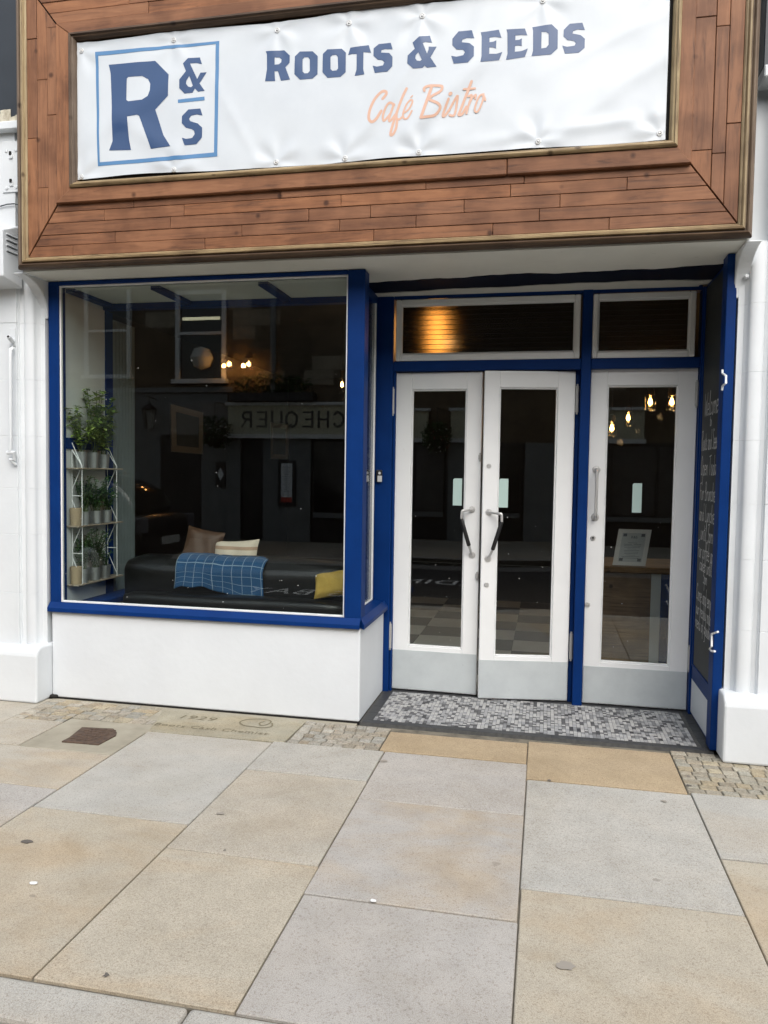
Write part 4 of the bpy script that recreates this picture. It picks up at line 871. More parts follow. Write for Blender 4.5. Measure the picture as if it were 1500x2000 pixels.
# neighbouring fascias
nl = MB().box((-6, -.11, 3.47), (-2.0, .05, 5.2)).build('neighbour_fascia', 'dark_slate', None, bevel=.004); tag(nl, 'dark slate fascia of the shop next door on the left', 'fascia')
B((-6, -.135, 3.42), (-2.0, .03, 3.469)).build('ledge', 'white', nl, bevel=.006)
cf = MB()
for k in range(14):
    x = -2.45+k*.034; h = random.uniform(.02, .075) if x < -2.10 else random.uniform(.0, .02); cf.prism([(x, -.1115, 3.471), (x+.035, -.1115, 3.471), (x+.035, -.1115, 3.471+h+random.uniform(0, .01)), (x, -.1115, 3.471+h)], (0, -.003, 0))
cf.build('peeling_paint', 'cream_flake', nl)
nr = MB().box((1.99, -.10, 3.42), (6, .05, 5.2)).build('neighbour_fascia', 'dark_slate', None, bevel=.004); tag(nr, 'dark slate fascia of the shop next door on the right', 'fascia')
B((1.99, -.125, 3.36), (6, .03, 3.419)).build('ledge', 'white', nr, bevel=.006)
B((-6.5, .0, .0), (-2.7, .5, 3.42)).build('side_wall', 'white', cafe); B((2.7, .0, .0), (6.5, .5, 3.36)).build('side_wall', 'white', cafe)

# ==================================================================== CAFE INTERIOR
random.seed(31)
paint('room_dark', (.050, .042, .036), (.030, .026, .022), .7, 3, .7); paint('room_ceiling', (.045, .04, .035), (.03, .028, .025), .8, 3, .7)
paint('display_white', (.68, .70, .69), (.58, .60, .595), .55, 3, .6, .1, 60); paint('display_grey', (.20, .245, .25), (.155, .195, .20), .6, 4, .7, .1, 60); paint('display_ceiling', (.72, .72, .66), (.64, .64, .58), .7, 2, .6)
paint('tile_light', (.62, .61, .57), (.54, .53, .49), .5, 8, .7); paint('tile_dark', (.17, .165, .155), (.13, .125, .12), .5, 8, .7)
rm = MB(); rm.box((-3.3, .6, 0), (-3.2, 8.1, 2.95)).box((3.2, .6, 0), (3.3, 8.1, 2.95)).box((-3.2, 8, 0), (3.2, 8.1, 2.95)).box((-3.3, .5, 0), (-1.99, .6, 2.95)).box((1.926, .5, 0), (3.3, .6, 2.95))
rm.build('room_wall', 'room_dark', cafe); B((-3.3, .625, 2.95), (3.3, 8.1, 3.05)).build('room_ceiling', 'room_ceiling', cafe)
flr = tag(B((-3.2, .80, -.05), (3.2, 8, -.002)).build('cafe_floor', 'grout'), kind='structure')
ts = .41; sx = UZ(1000, 1265).x
for i in range(-5, 5):
    for j in range(0, 9):
        x0, y0 = sx+i*ts, .81+j*ts
        if x0+ts < 3.19: B((x0+.0015, y0+.0015, -.01), (x0+ts-.0015, y0+ts-.0015, .003)).build('floor_tile', 'tile_light' if (i+j) % 2 else 'tile_dark', flr, bevel=.001)
ds = B((XWL, .078, ZW1-.004), (-.075, .53, ZSOF-.006)).build('display_ceiling', 'display_ceiling', cafe)
for x in (-1.885, -1.315, -.63): B((x-.03, .078, 2.508), (x+.03, .50, ZW1-.0045)).build('ceiling_beam', 'blue', ds)
B((-1.925, .50, 2.49), (-.076, .55, ZW1-.005)).build('ceiling_beam', 'blue', ds)
dw = B((-1.975, .077, .50), (-1.925, .52, ZW1-.006)).build('display_side', 'display_white', cafe)
zr = UX(135, 866, -1.925).z; B((-1.9255, .079, zr-.035), (-1.913, .52, zr+.035)).build('rail', 'blue', dw); B((-1.976, .52, .50), (-1.918, .607, 2.49)).build('corner_post', 'blue', dw); B((-1.972, .607, .50), (-1.925, .905, 2.45)).build('rear_panel', 'display_grey', dw)
for k in range(7): B((-1.926, .615+k*.041, .56), (-1.9225, .652+k*.041, 2.44)).build('board', 'display_grey', dw, bevel=.001)
B((-1.924, .077, .535), (-1.77, .92, .575)).build('ledge', 'blue', dw, bevel=.004)
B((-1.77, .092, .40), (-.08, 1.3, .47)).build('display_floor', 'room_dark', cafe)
# ---- wire shelf with herbs
rk = empty('plant_shelf', UY(160, 1140, .13)); tag(rk, 'white wire plant shelf with three wooden boards inside the window', 'shelf')
XK0, XK1 = -1.915, -1.845
for Y in (.13, .53):
    mb = MB(); z0, z1 = .69, 1.445; mb.tube([(XK1, Y, z0), (XK1, Y, z1), (XK0, Y, z1+.10)], .0032, 6); mb.tube([(XK0, Y, z0+.02), (XK0, Y, z1+.10)], .0028, 6)
    for zz in (.715, 1.08, 1.445):
        if zz > .8: mb.tube([(XK1, Y, zz), (XK0, Y, zz-.15)], .0026, 6); mb.tube([(XK0, Y, zz-.19), (XK1, Y, zz-.19)], .0026, 6)
        mb.tube([(XK1, Y, zz), (XK0, Y, zz+.145)], .0026, 6)
    mb.build('ladder', 'white_gloss', rk)
SZ = (1.432, 1.068, .698)
for zz in SZ: B((-1.922, .08, zz-.010), (-1.838, .60, zz)).build('shelf_board', 'pale_wood', rk, bevel=.002)
plain('zinc', (.50, .52, .52), .34, .75); plain('kraft', (.36, .28, .18), .8); plain('soil', (.03, .02, .014), .95)
def leaf_mat(n, c):
    mt, nt, b = base_mat(n, .5, .3); a = N(nt, 'ShaderNodeVertexColor'); a.layer_name = 'col'; nt.links.new(a.outputs[0], b.inputs['Base Color'])
    b.inputs['Subsurface Weight'].default_value = 0; b.inputs['Transmission Weight'].default_value = .0; return mt
leaf_mat('leaf', 0)
def foliage(c, h, spread, n, size, cols, parent, stems=7, upright=.6):
    vs, fs, cc = [], [], []; c = Vector(c)
    tips = []
    for s in range(stems):
        a = random.uniform(0, 6.28); l = h*random.uniform(.55, 1.); tip = c+Vector((math.cos(a)*spread*random.uniform(.2, 1), math.sin(a)*spread*random.uniform(.2, 1), l)); midp = c.lerp(tip, .5)+Vector((random.uniform(-.01, .01), random.uniform(-.01, .01), l*.1)); tips.append((c+Vector((random.uniform(-.02, .02), random.uniform(-.02, .02), 0)), midp, tip))
    def pt(t, k): a, b, d = tips[k]; return a*(1-t)**2+b*2*t*(1-t)+d*t*t
    for k in range(stems):
        for q in range(5):
            p0, p1 = pt(q/5, k), pt((q+1)/5, k); o = len(vs); w = Vector((.0012, .0012, 0)); vs += [p0-w, p0+w, p1+w, p1-w]; fs.append((o, o+1, o+2, o+3)); cc.append((.06, .085, .03, 1))
    for i in range(n):
        k = random.randrange(stems); t = random.uniform(.15, 1)**.8; p = pt(t, k); a = random.uniform(0, 6.28); e = random.uniform(-.5, .7)
        d = Vector((math.cos(a)*math.cos(e), math.sin(a)*math.cos(e), math.sin(e))); sd = d.cross(Vector((0, 0, 1)))
        if sd.length < .1: sd = Vector((1, 0, 0))
        sd.normalize(); up = sd.cross(d); L = size*random.uniform(.6, 1.25); w = L*.36; o = len(vs)
        if (p+d*L).x < -1.918: d.x = abs(d.x)
        p = Vector((max(p.x, -1.917), max(p.y, .045), p.z)); q = p+d*L; q.y = max(q.y, .04)
        vs += [p, p+d*L*.45+sd*w+up*L*.08, q-up*L*.1, p+d*L*.45-sd*w+up*L*.08]; fs.append((o, o+1, o+2, o+3)); cl = random.choice(cols); f = random.uniform(.7, 1.25); cc.append((cl[0]*f, cl[1]*f, cl[2]*f, 1))
    mb = MB().add(vs, fs); ob = mb.build('foliage', 'leaf', parent); ca = ob.data.color_attributes.new('col', 'FLOAT_COLOR', 'CORNER')
    for p in ob.data.polygons:
        for l in p.loop_indices: ca.data[l].color = cc[p.index]
    return ob
LG = [(.22, .32, .07), (.16, .25, .05), (.28, .36, .10)]; DG = [(.045, .10, .035), (.06, .13, .045), (.035, .075, .03)]; FG = [(.06, .16, .04), (.075, .19, .05), (.045, .12, .035)]
POTS = [(0, .17, .10, 'zinc pot of pale green oregano at the front of the top shelf', LG, .30, .12, 260, .038, 11), (0, .30, .10, 'zinc pot of tall leafy mint in the middle of the top shelf', LG, .44, .13, 330, .046, 11), (0, .42, .09, 'zinc pot of broad-leaved basil at the back of the top shelf', LG, .34, .11, 240, .054, 11),
        (1, .20, .085, 'zinc pot of thyme at the front of the middle shelf', DG, .25, .11, 420, .020, 20), (1, .33, .085, 'zinc pot of bushy parsley in the middle of the middle shelf', FG, .24, .12, 520, .022, 24), (1, .45, .085, 'zinc pot of parsley at the back of the middle shelf', FG, .20, .09, 380, .022, 20),
        (2, .18, .09, 'zinc pot of rosemary at the front of the bottom shelf', DG, .24, .11, 380, .022, 20), (2, .31, .085, 'zinc pot of dark herbs in the middle of the bottom shelf', DG, .27, .13, 520, .024, 24), (2, .43, .085, 'zinc pot of chives at the back of the bottom shelf', FG, .14, .06, 90, .02, 9)]
for lv, y, hp, lab, cols, h, sp_, n, sz, st in POTS:
    z = SZ[lv]+.0005; r = .040; t = tag(empty('potted_herb', (-1.876, y, z)), lab, 'potted plant', 'herb pots on the wire shelf')
    MB().lathe([(0, .001), (r*.82, 0), (r*.82, .004), (r*.98, hp-.004), (r*1.05, hp-.003), (r*1.05, hp), (r*.97, hp), (r*.95, hp-.012), (0, hp-.012)], (-1.876, y, z), (0, 0, 1), 22).build('pot', 'zinc', t, smooth=True)
    MB().lathe([(r*.95, hp-.011), (0, hp-.008)], (-1.876, y, z), (0, 0, 1), 14).build('soil', 'soil', t)
    foliage((-1.872, y, z+hp-.01), h, sp_, n, sz, cols, t, st)
for lv, lab in ((1, 'brown paper bag pot cover at the street end of the middle shelf'), (2, 'brown paper bag pot cover at the street end of the bottom shelf')):
    o = MB().lathe([(0, .001), (.033, 0), (.037, .11), (.034, .11), (.031, .004)], (-1.88, .115, SZ[lv]+.0005), (0, 0, 1), 18).build('paper_pot_cover', 'kraft', None, smooth=True); tag(o, lab, 'pot cover', 'paper pot covers')
# ---- sofa, throw and cushions
mtL, ntL, bL = base_mat('black_leather', .36, .45); bL.inputs['Base Color'].default_value = (.005, .0048, .0048, 1); gL = N(ntL, 'ShaderNodeNewGeometry').outputs['Position']; nL = noise(ntL, 25, 6, .7, gL); bump(ntL, bL, nL.outputs[0], .35, .006)
sf = tag(empty('sofa', (-.9, .6, .471)), 'black leather sofa with its back turned to the window', 'sofa')
rounded((-1.56, .105, .475), (-.12, .27, .655), .03, 'rear_rail', 'black_leather', sf, 8, .006, .002); rounded((-1.68, .28, .50), (-.13, .56, .862), .10, 'backrest', 'black_leather', sf, 12, .02, .004)
rounded((-1.55, .54, .48), (-.2, 1.15, .66), .06, 'seat', 'black_leather', sf, 8, .02, .003); rounded((-1.72, .45, .475), (-1.56, 1.15, .74), .06, 'arm', 'black_leather', sf, 6, .01); rounded((-.2, .5, .475), (-.09, 1.15, .74), .05, 'arm', 'black_leather', sf, 6, .01)
# blue checked throw
mtT, ntT, bT = base_mat('throw_check', .9, .2); uvn = N(ntT, 'ShaderNodeUVMap'); sepn = N(ntT, 'ShaderNodeSeparateXYZ'); ntT.links.new(uvn.outputs[0], sepn.inputs[0]); outs = []
for ax in (0, 1):
    fr_ = ntT.nodes.new('ShaderNodeMath'); fr_.operation = 'FRACT'; ntT.links.new(sepn.outputs[ax], fr_.inputs[0]); lt = ntT.nodes.new('ShaderNodeMath'); lt.operation = 'LESS_THAN'; lt.inputs[1].default_value = .055; ntT.links.new(fr_.outputs[0], lt.inputs[0]); outs.append(lt.outputs[0])
mxm = ntT.nodes.new('ShaderNodeMath'); mxm.operation = 'MAXIMUM'; ntT.links.new(outs[0], mxm.inputs[0]); ntT.links.new(outs[1], mxm.inputs[1])
ntT.links.new(mixc(ntT, mxm.outputs[0], (.022, .070, .155), (.20, .26, .32)), bT.inputs['Base Color']); nw = noise(ntT, 500, 2, .6, N(ntT, 'ShaderNodeNewGeometry').outputs['Position']); bump(ntT, bT, nw.outputs[0], .3, .002)
nu, nv = 40, 34; vs = []; uv = []
for i in range(nu+1):
    u = i/nu; x = -1.262+.575*u
    hem = .668+.032*math.sin(u*5.2+.3)+(.0 if u < .55 else -.10*(u-.55))+.006*math.sin(u*23); ztop = .879-.012*max(0, (u-.45))*2+.006*math.sin(u*9)
    for j in range(nv+1):
        v = j/nv; fold = .016*math.sin(u*11+v*4+1.5*math.sin(u*5))*min(1, v*2)+.006*math.sin(u*27+1+v*3)+.020*math.exp(-((u-.52+.12*v)/.05)**2)*min(1, v*1.6)
        if v < .35: t = v/.35; p = (x, .52-.17*t, ztop-.02*(1-t)**2)
        elif v < .58: t = (v-.35)/.23*math.pi/2; p = (x, .35-.085*math.sin(t), ztop-.085*(1-math.cos(t)))
        else: t = (v-.58)/.42; p = (x+.03*t*(u-.3), .265-.012*t, (ztop-.085)*(1-t)+hem*t)
        vs.append(Vector((p[0], p[1]-.022*min(1, max(0, (v-.35)/.2))-max(fold, -.012)*.6 if v > .3 else p[1], p[2]+(fold*.3+.004 if v <= .5 else 0)))); uv.append((u*9.2, v*8.))
fs = [[i*(nv+1)+j, i*(nv+1)+j+1, (i+1)*(nv+1)+j+1, (i+1)*(nv+1)+j] for i in range(nu) for j in range(nv)]
thr = MB().add(vs, fs).build('throw', 'throw_check', None, smooth=True); tag(thr, 'blue checked throw draped over the back of the black sofa', 'throw')
ul = thr.data.uv_layers.new(name='UVMap')
for p in thr.data.polygons:
    for l in p.loop_indices: ul.data[l].uv = uv[thr.data.loops[l].vertex_index]
sm = thr.modifiers.new('thickness', 'SOLIDIFY'); sm.thickness = .006; sm.offset = 1
def pillow(c, w, h, t, rot, name, mat, label, stripes=False, pinch=.06):
    n = 18; vs = []; fs = []
    M_ = Matrix.Translation(c) @ Matrix.Rotation(rot[2], 4, 'Z') @ Matrix.Rotation(rot[0], 4, 'X') @ Matrix.Rotation(rot[1], 4, 'Y')
    for side in (-1, 1):
        for i in range(n+1):
            for j in range(n+1):
                u, v = -1+2*i/n, -1+2*j/n; e = (max(0, 1-u**4)*max(0, 1-v**4))**.55; x = u*w/2*(1-pinch*(1-v*v)); z = v*h/2*(1-pinch*(1-u*u)*.9)
                vs.append(M_ @ Vector((x, side*t/2*e+.004*math.sin(7*u+3*v)*e, z)))
    for s in (0, 1):
        o = s*(n+1)**2
        for i in range(n):
            for j in range(n): q = [o+i*(n+1)+j, o+(i+1)*(n+1)+j, o+(i+1)*(n+1)+j+1, o+i*(n+1)+j+1]; fs.append(q if s == 0 else q[::-1])
    ob = MB().add(vs, fs).build(name, mat, None, smooth=True, weld=True); return tag(ob, label, 'cushion', 'cushions on the sofa')
plain('tan_leather', (.065, .030, .013), .6); paint('ochre', (.46, .31, .075), (.38, .25, .055), .9, 14, .8, .35, 300, .2)
mtS, ntS, bS = base_mat('striped_linen', .9, .2); gS = N(ntS, 'ShaderNodeNewGeometry').outputs['Position']; sS = N(ntS, 'ShaderNodeSeparateXYZ'); ntS.links.new(gS, sS.inputs[0]); mS = ntS.nodes.new('ShaderNodeMath'); mS.operation = 'MULTIPLY'; mS.inputs[1].default_value = 14; ntS.links.new(sS.outputs[2], mS.inputs[0]); fS = ntS.nodes.new('ShaderNodeMath'); fS.operation = 'FRACT'; ntS.links.new(mS.outputs[0], fS.inputs[0])
rS = ramp(ntS, [(0, (.60, .52, .42)), (.55, (.60, .52, .42)), (.56, (.40, .27, .19)), (.86, (.40, .27, .19)), (.87, (.60, .52, .42))]); rS.color_ramp.interpolation = 'CONSTANT'; ntS.links.new(fS.outputs[0], rS.inputs[0]); ntS.links.new(rS.outputs[0], bS.inputs['Base Color'])
pillow((-1.285, .66, .88), .27, .30, .10, (R(-14), R(10), R(5)), 'cushion', 'tan_leather', 'tan leather cushion standing behind the sofa back')
pillow((-1.03, .64, .835), .34, .26, .11, (R(-16), R(-4), R(-3)), 'cushion', 'striped_linen', 'cream and brown striped cushion behind the sofa back', pinch=.10)
pillow((-.225, .235, .755), .25, .17, .09, (R(-38), R(-14), R(-8)), 'cushion', 'ochre', 'mustard yellow cushion lying on the back of the sofa')
# ---- counter and framed menu behind the right door
ct = tag(empty('counter', (1.75, 2.1, 0)), 'wooden topped counter with a blue end panel behind the right door', 'counter')
B((1.30, 1.74, .71), (2.6, 2.45, .752)).build('counter_top', 'table_wood', ct, bevel=.004); B((1.34, 1.80, .02), (1.80, 2.40, .71)).build('front_panel', 'table_wood', ct); B((1.80, 1.79, .004), (1.868, 2.41, .71)).build('white_upright', 'display_white', ct); B((1.868, 1.775, .004), (1.96, 2.42, .71)).build('end_panel', 'blue', ct); B((1.96, 1.80, .02), (2.55, 2.40, .71)).build('front_panel', 'table_wood', ct)
fc = [UY(*p, 1.85) for p in ((1196, 1103), (1260, 1108), (1210, 1034), (1273, 1037))]; fx0, fx1 = fc[0].x, fc[1].x; fzh = fc[2].z-fc[0].z
mf = empty('framed_menu', (fx0, 1.85, .7525)); tag(mf, 'white framed menu standing on the wooden counter', 'menu')
skw = .045
def FP(u, v, o=0): return Vector((fx0+(fx1-fx0)*u+skw*v, 1.84+.06*v-o, .7525+fzh*v+.002))
def fpl(u0, u1, v0, v1, o, nm, mt, th=.008): MB().prism([FP(u0, v0, o), FP(u1, v0, o), FP(u1, v1, o), FP(u0, v1, o)], (0, th, 0)).build(nm, mt, mf)
plain('menu_white', (.72, .74, .74), .6); plain('menu_sheet', (.50, .55, .58), .6); plain('menu_ink', (.13, .15, .18), .7)
fpl(0, 1, 0, 1, 0, 'frame', 'menu_white', .012); fpl(.14, .86, .10, .90, .001, 'sheet', 'menu_sheet', .001)
mb = MB()
for k in range(11):
    v = .62-k*.042; w = random.uniform(.20, .28) if k % 4 else .14; mb.prism([FP(.5-w, v, .0016), FP(.5+w, v, .0016), FP(.5+w, v+.010, .0016), FP(.5-w, v+.010, .0016)], (0, .0004, 0))
mb.build('print_lines', 'menu_ink', mf)
text_obj('R&S', .028, 'print_logo', 'menu_ink', mf, Matrix.Translation(FP(.42, .75, .0018)) @ Matrix.Rotation(R(90), 4, 'X'))
for u, v in ((.17, .80), (.72, .80), (.17, .12), (.72, .12)): fpl(u, u+.11, v, v+.08, .0016, 'corner_ornament', 'menu_ink', .0004)
MB().prism([FP(.45, 0, -.013), FP(.55, 0, -.013), FP(.55, .8, -.013), FP(.45, .8, -.013)], (0, .004, 0)).build('back_strut', 'menu_white', mf)
# ---- white frames hanging inside
def frame_quad(cs_, band, depth, label):
    P = [Vector(c) for c in cs_]; cen = sum(P, Vector())/4; I = [p.lerp(cen, band) for p in P]; nrm = (P[1]-P[0]).cross(P[3]-P[0]).normalized()*depth
    t = tag(empty('picture_frame', P[3]), label, 'picture frame', 'white picture frames in the café')
    mb = MB()
    for a in range(4): b2 = (a+1) % 4; mb.prism([P[a], P[b2], I[b2], I[a]], nrm)
    mb.build('frame', 'menu_white', t); MB().prism([p for p in I], nrm*.4).build('picture', 'display_grey', t)
frame_quad([UX(334, 789, -3.19), UX(397, 806, -3.19), UX(396, 887, -3.19), UX(336, 882, -3.19)], .28, .03, 'white picture frame on the left wall deep in the café')
frame_quad([UY(529, 825, 6.9), UY(562, 829, 6.9), UY(562, 897, 6.9), UY(529, 896, 6.9)], .25, .03, 'white picture frame hanging at the back of the café')
dst = MB()
for k in range(34):
    x = random.uniform(XWL+.03, XWR-.03); z = ZW0+.02+1.6*random.random()**1.7; r = random.choice((.0012, .0016, .0022, .0028)); dst.lathe([(r, 0), (r*.6, .0006), (0, .0006)], (x, .0155, z), (0, -1, 0), 6)
tag(dst.build('dust_specks', 'chalk', wf), kind='stuff')
for dd, g0 in ((d1, (797, 905)), (d2, (970, 1080)), (d3, (1175, 1310))):
    mb = MB(); dr, S, W, nrm, d = dd
    for k in range(12): s_, z_ = S(random.uniform(*g0), random.uniform(1000, 1270)); r = random.choice((.0012, .0018, .0025)); mb.lathe([(r, 0), (r*.6, .0006), (0, .0006)], W(s_, z_, -.0175), nrm, 6)
    tag(mb.build('dust_specks', 'chalk', dr), kind='stuff')
# ---- pendant jar lamps
plain('bulb_glow', (1, .6, .25), .4, emit=(1, .50, .14), es=26); plain('amber_glow', (1, .6, .2), .5, emit=(1, .42, .095), es=10); plain('brass_dark', (.05, .035, .02), .4, .6); plain('lamp_wood', (.30, .15, .06), .6)
def pendant(x, y, z, label, e=3., ztop=2.95, jar=.055, amber=False, bulb=.022):
    t = tag(empty('pendant_lamp', (x, y, z-.1)), label, 'lamp', 'glowing jar lamps in the café')
    if ztop > z+.2: MB().tube([(x, y, z+.13), (x, y, ztop)], .004, 6).build('cord', 'black_plastic', t)
    MB().lathe([(.0, .15), (.03, .145), (jar*.75, .10), (jar*.75, .075)], (x, y, z), (0, 0, 1), 14).build('cap', 'brass_dark', t, smooth=True)
    k_ = 2.3 if amber else 1.; MB().lathe([(jar*.7, .08), (jar, .05), (jar, -.07*k_), (jar*.85, -.09*k_), (0, -.09*k_)], (x, y, z), (0, 0, 1), 16).build('glass_jar', 'amber_glow' if amber else 'glass_jar', t, smooth=True)
    MB().lathe([(0, -bulb*1.3), (bulb*.8, -bulb*.8), (bulb, 0), (bulb*.7, bulb), (bulb*.35, bulb*2)], (x, y, z), (0, 0, 1), 12).build('bulb', 'bulb_glow', t, smooth=True)
    l = bpy.data.lights.new('lamp_light', 'POINT'); l.energy = e; l.color = (1, .6, .28); l.shadow_soft_size = .03; lo = bpy.data.objects.new('lamp_light', l); COL.objects.link(lo); lo.parent = t; lo.location = (0, 0, .1-.0)
    lo.location = (jar*1.6, -jar*1.6, -.05)
for px, py, Y, lab in ((1270, 786, 4., 'brightest jar lamp seen through the top of the right door'), (1312, 786, 4.1, 'jar lamp at the right edge of the right door glass'), (1195, 837, 4.4, 'lowest jar lamp, at the left of the right door glass'), (1227, 817, 5., 'jar lamp between the two bright ones in the right door')):
    p = UY(px, py, Y); pendant(p.x, Y, p.z, lab, .7)
p = UY(858, 655, 1.25); pendant(p.x, 1.15, p.z+.06, 'amber lamp glowing through the ribbed fanlight above the double doors', .2, jar=.055, amber=True, bulb=.03)
for px, py, Y, lab in ((668, 752, 3.4, 'small brass lamp at the right edge of the large window'),): p = UY(px, py, Y); pendant(p.x, Y, p.z, lab, .4, bulb=.016, jar=.03)

# ==================================================================== ACROSS THE STREET (seen in the glass)
random.seed(44)
YP = -10.6
paint('pub_stone', (.15, .112, .072), (.085, .065, .044), .9, 2.2, .9, .4, 25, .2, 0, (3.5, .58, (.05, .042, .033), .6)); paint('pub_quoin', (.30, .25, .18), (.20, .165, .115), .9, 4, .8); paint('pub_render', (.17, .175, .17), (.13, .135, .13), .7, 3, .7); paint('pub_dark', (.02, .018, .017), (.012, .012, .011), .5, 3, .7); paint('sign_cream', (.50, .47, .33), (.42, .39, .27), .6, 4, .7); plain('pub_glass', (.012, .013, .014), .12); plain('sash_white', (.62, .62, .60), .5); plain('tube_light', (.9, .9, .7), .5, emit=(1, .95, .62), es=1.6); plain('menu_red', (.45, .05, .03), .6); plain('globe_paper', (.52, .50, .44), .8)
pub = tag(empty('pub_building', (-4, YP, 0)), 'dark stone pub across the street with a cream name board', 'building')
B((-22, YP-4, 0), (16, YP-.06, 6.5)).build('wall', 'pub_stone', pub)
# stone courses of the upper storey
zc = 3.15; cs_ = 0
while zc < 6.3:
    hc = random.uniform(.27, .36); xc = -9.5+random.uniform(0, .4)
    while xc < 4:
        wc = random.uniform(.35, .8)
        if not (xc+wc > -6.55 and xc < -5.45 and zc < 5.3 and zc+hc > 3.2):
            B((xc+.006, YP-.10, zc+.006), (xc+wc-.006, YP-.055+random.uniform(0, .012), zc+hc-.006)).build('stone_block', 'pub_quoin' if random.random() < .10 else 'pub_stone', pub)
        xc += wc
    zc += hc
B((-12, YP-.06, .0), (-5.42, YP-.01, 3.02)).build('render_wall', 'pub_render', pub); B((-12, YP-.06, 3.02), (-5.3, YP+.05, 3.12)).build('string_course', 'pub_render', pub)
for x0, x1 in ((-5.42, -5.12), (-4.62, -3.62), (-1.5, -1.1), (.9, 1.3), (4.2, 5.0)): B((x0, YP-.06, 0), (x1, YP+.03, 2.10)).build('pilaster', 'pub_render', pub)
B((-5.42, YP-.06, .0), (5, YP-.03, 2.10)).build('dark_front', 'pub_dark', pub)
for x0, x1 in ((-3.55, -1.6), (-1.0, .85), (1.4, 4.1)):
    w_ = B((x0, YP-.03, .62), (x1, YP+.0, 2.02)).build('window', 'pub_glass', pub); B((x0, YP-.03, .50), (x1, YP+.05, .60)).build('sill', 'pub_render', w_)
    for k in (1, 2): xm = x0+(x1-x0)*k/3; B((xm-.03, YP, .62), (xm+.03, YP+.03, 2.02)).build('mullion', 'pub_dark', w_)
B((-11.2, YP-.01, .2), (-8.2, YP+.005, 2.3)).build('window', 'pub_glass', pub); B((-6.9, YP-.01, .0), (-6.0, YP+.01, 2.15)).build('door', 'pub_dark', pub)
B((-1.45, YP-.05, 2.17), (2.9, YP+.10, 2.74)).build('plain_board', 'sign_cream', pub)
sb = B((-5.36, YP-.05, 2.17), (-1.95, YP+.10, 2.74)).build('name_board', 'sign_cream', pub)
for x0, x1 in ((-5.40, -1.91), (-1.49, 2.94)): B((x0, YP-.05, 2.74), (x1, YP+.16, 2.80)).build('cornice', 'sash_white', sb); B((x0, YP-.05, 2.08), (x1, YP+.14, 2.165)).build('cornice', 'sash_white', sb)
SER = {'E': [[(0, 0), (0, 1)], [(0, .97), (.62, .97)], [(0, .5), (.45, .5)], [(0, .03), (.64, .03)]], 'X': [[(0, 0), (.65, 1)], [(0, 1), (.65, 0)]], 'C': [smooth_line([(.62, .82), (.42, .98), (.12, .8), (.0, .5), (.12, .18), (.42, .02), (.64, .2)], 4)], 'H': [[(0, 0), (0, 1)], [(.62, 0), (.62, 1)], [(0, .5), (.62, .5)]], 'Q': [smooth_line([(.36, 1), (.06, .8), (0, .5), (.08, .15), (.36, 0), (.66, .18), (.74, .5), (.64, .84), (.36, 1)], 4), [(.4, .15), (.72, -.18)]], 'U': [smooth_line([(0, 1), (0, .3), (.14, .04), (.34, 0), (.52, .06), (.64, .3), (.64, 1)], 4)], 'R': [[(0, 0), (0, 1)], smooth_line([(0, .97), (.42, .97), (.58, .76), (.42, .52), (0, .5)], 4), [(.3, .5), (.66, 0)]], 'T': [[(.32, 0), (.32, 1)], [(0, .97), (.64, .97)]]}
xl = -5.06
for ch in reversed('EXCHEQUER'):               # the word runs towards -X for someone facing the pub
    if ch == ' ': xl += .25; continue
    pls = SER[ch]; S_ = .30; wch = .66*S_
    pw = [(.050 if abs(p[0][0]-p[-1][0]) < .35*abs(p[0][1]-p[-1][1]+.001) or len(p) > 3 else .036) for p in pls]
    x_right = xl+wch                                # letter's own left edge is at larger X
    strokes([[(u*S_, v*S_) for u, v in p] for p in pls], pw, lambda u, v, h: Vector((x_right-u, YP+.101+h, 2.31+v)), .0005).build('board_letter', 'pub_dark', sb)
    xl += wch+.125
# sash window with a lit tube and paper globe
sw = B((-6.50, YP-.055, 3.28), (-5.52, YP-.03, 5.1)).build('sash_window', 'pub_glass', pub)
f = MB(); f.box((-6.56, YP-.06, 3.28), (-6.47, YP+.03, 5.1)).box((-5.56, YP-.06, 3.28), (-5.47, YP-.02, 5.1)).box((-6.47, YP-.05, 4.20), (-5.56, YP+.01, 4.26)).box((-6.47, YP-.05, 5.02), (-5.56, YP+.01, 5.1)); f.build('sash_frame', 'sash_white', sw); B((-6.62, YP-.06, 3.20), (-5.42, YP+.10, 3.29)).build('sill', 'sash_white', sw); B((-6.42, YP-.03, 4.50), (-5.60, YP-.01, 4.56)).build('strip_light', 'tube_light', sw)
MB().lathe([(0, -.24), (.16, -.18), (.24, 0), (.16, .18), (0, .24)], (-5.98, YP+.0, 3.72), (0, 0, 1), 18).build('paper_globe', 'globe_paper', sw, smooth=True)
for x, z0, z1 in ((-8.6, 3.4, 5.2), (-2.6, 3.6, 5.3), (.8, 3.6, 5.3), (3.4, 3.6, 5.3)):
    s2 = B((x, YP-.055, z0), (x+.95, YP-.03, z1)).build('sash_window', 'pub_glass', pub); f = MB(); f.box((x-.06, YP-.06, z0), (x+.02, YP+.02, z1)).box((x+.93, YP-.06, z0), (x+1.01, YP+.02, z1)).box((x+.02, YP-.05, (z0+z1)/2), (x+.93, YP+.01, (z0+z1)/2+.05)); f.build('sash_frame', 'sash_white', s2); B((x-.1, YP-.06, z0-.08), (x+1.05, YP+.08, z0)).build('sill', 'sash_white', s2)
MB().tube([(-4.42, YP+.06, 3.0), (-4.42, YP+.06, 6.4)], .06, 10).build('drainpipe', 'pub_render', pub)
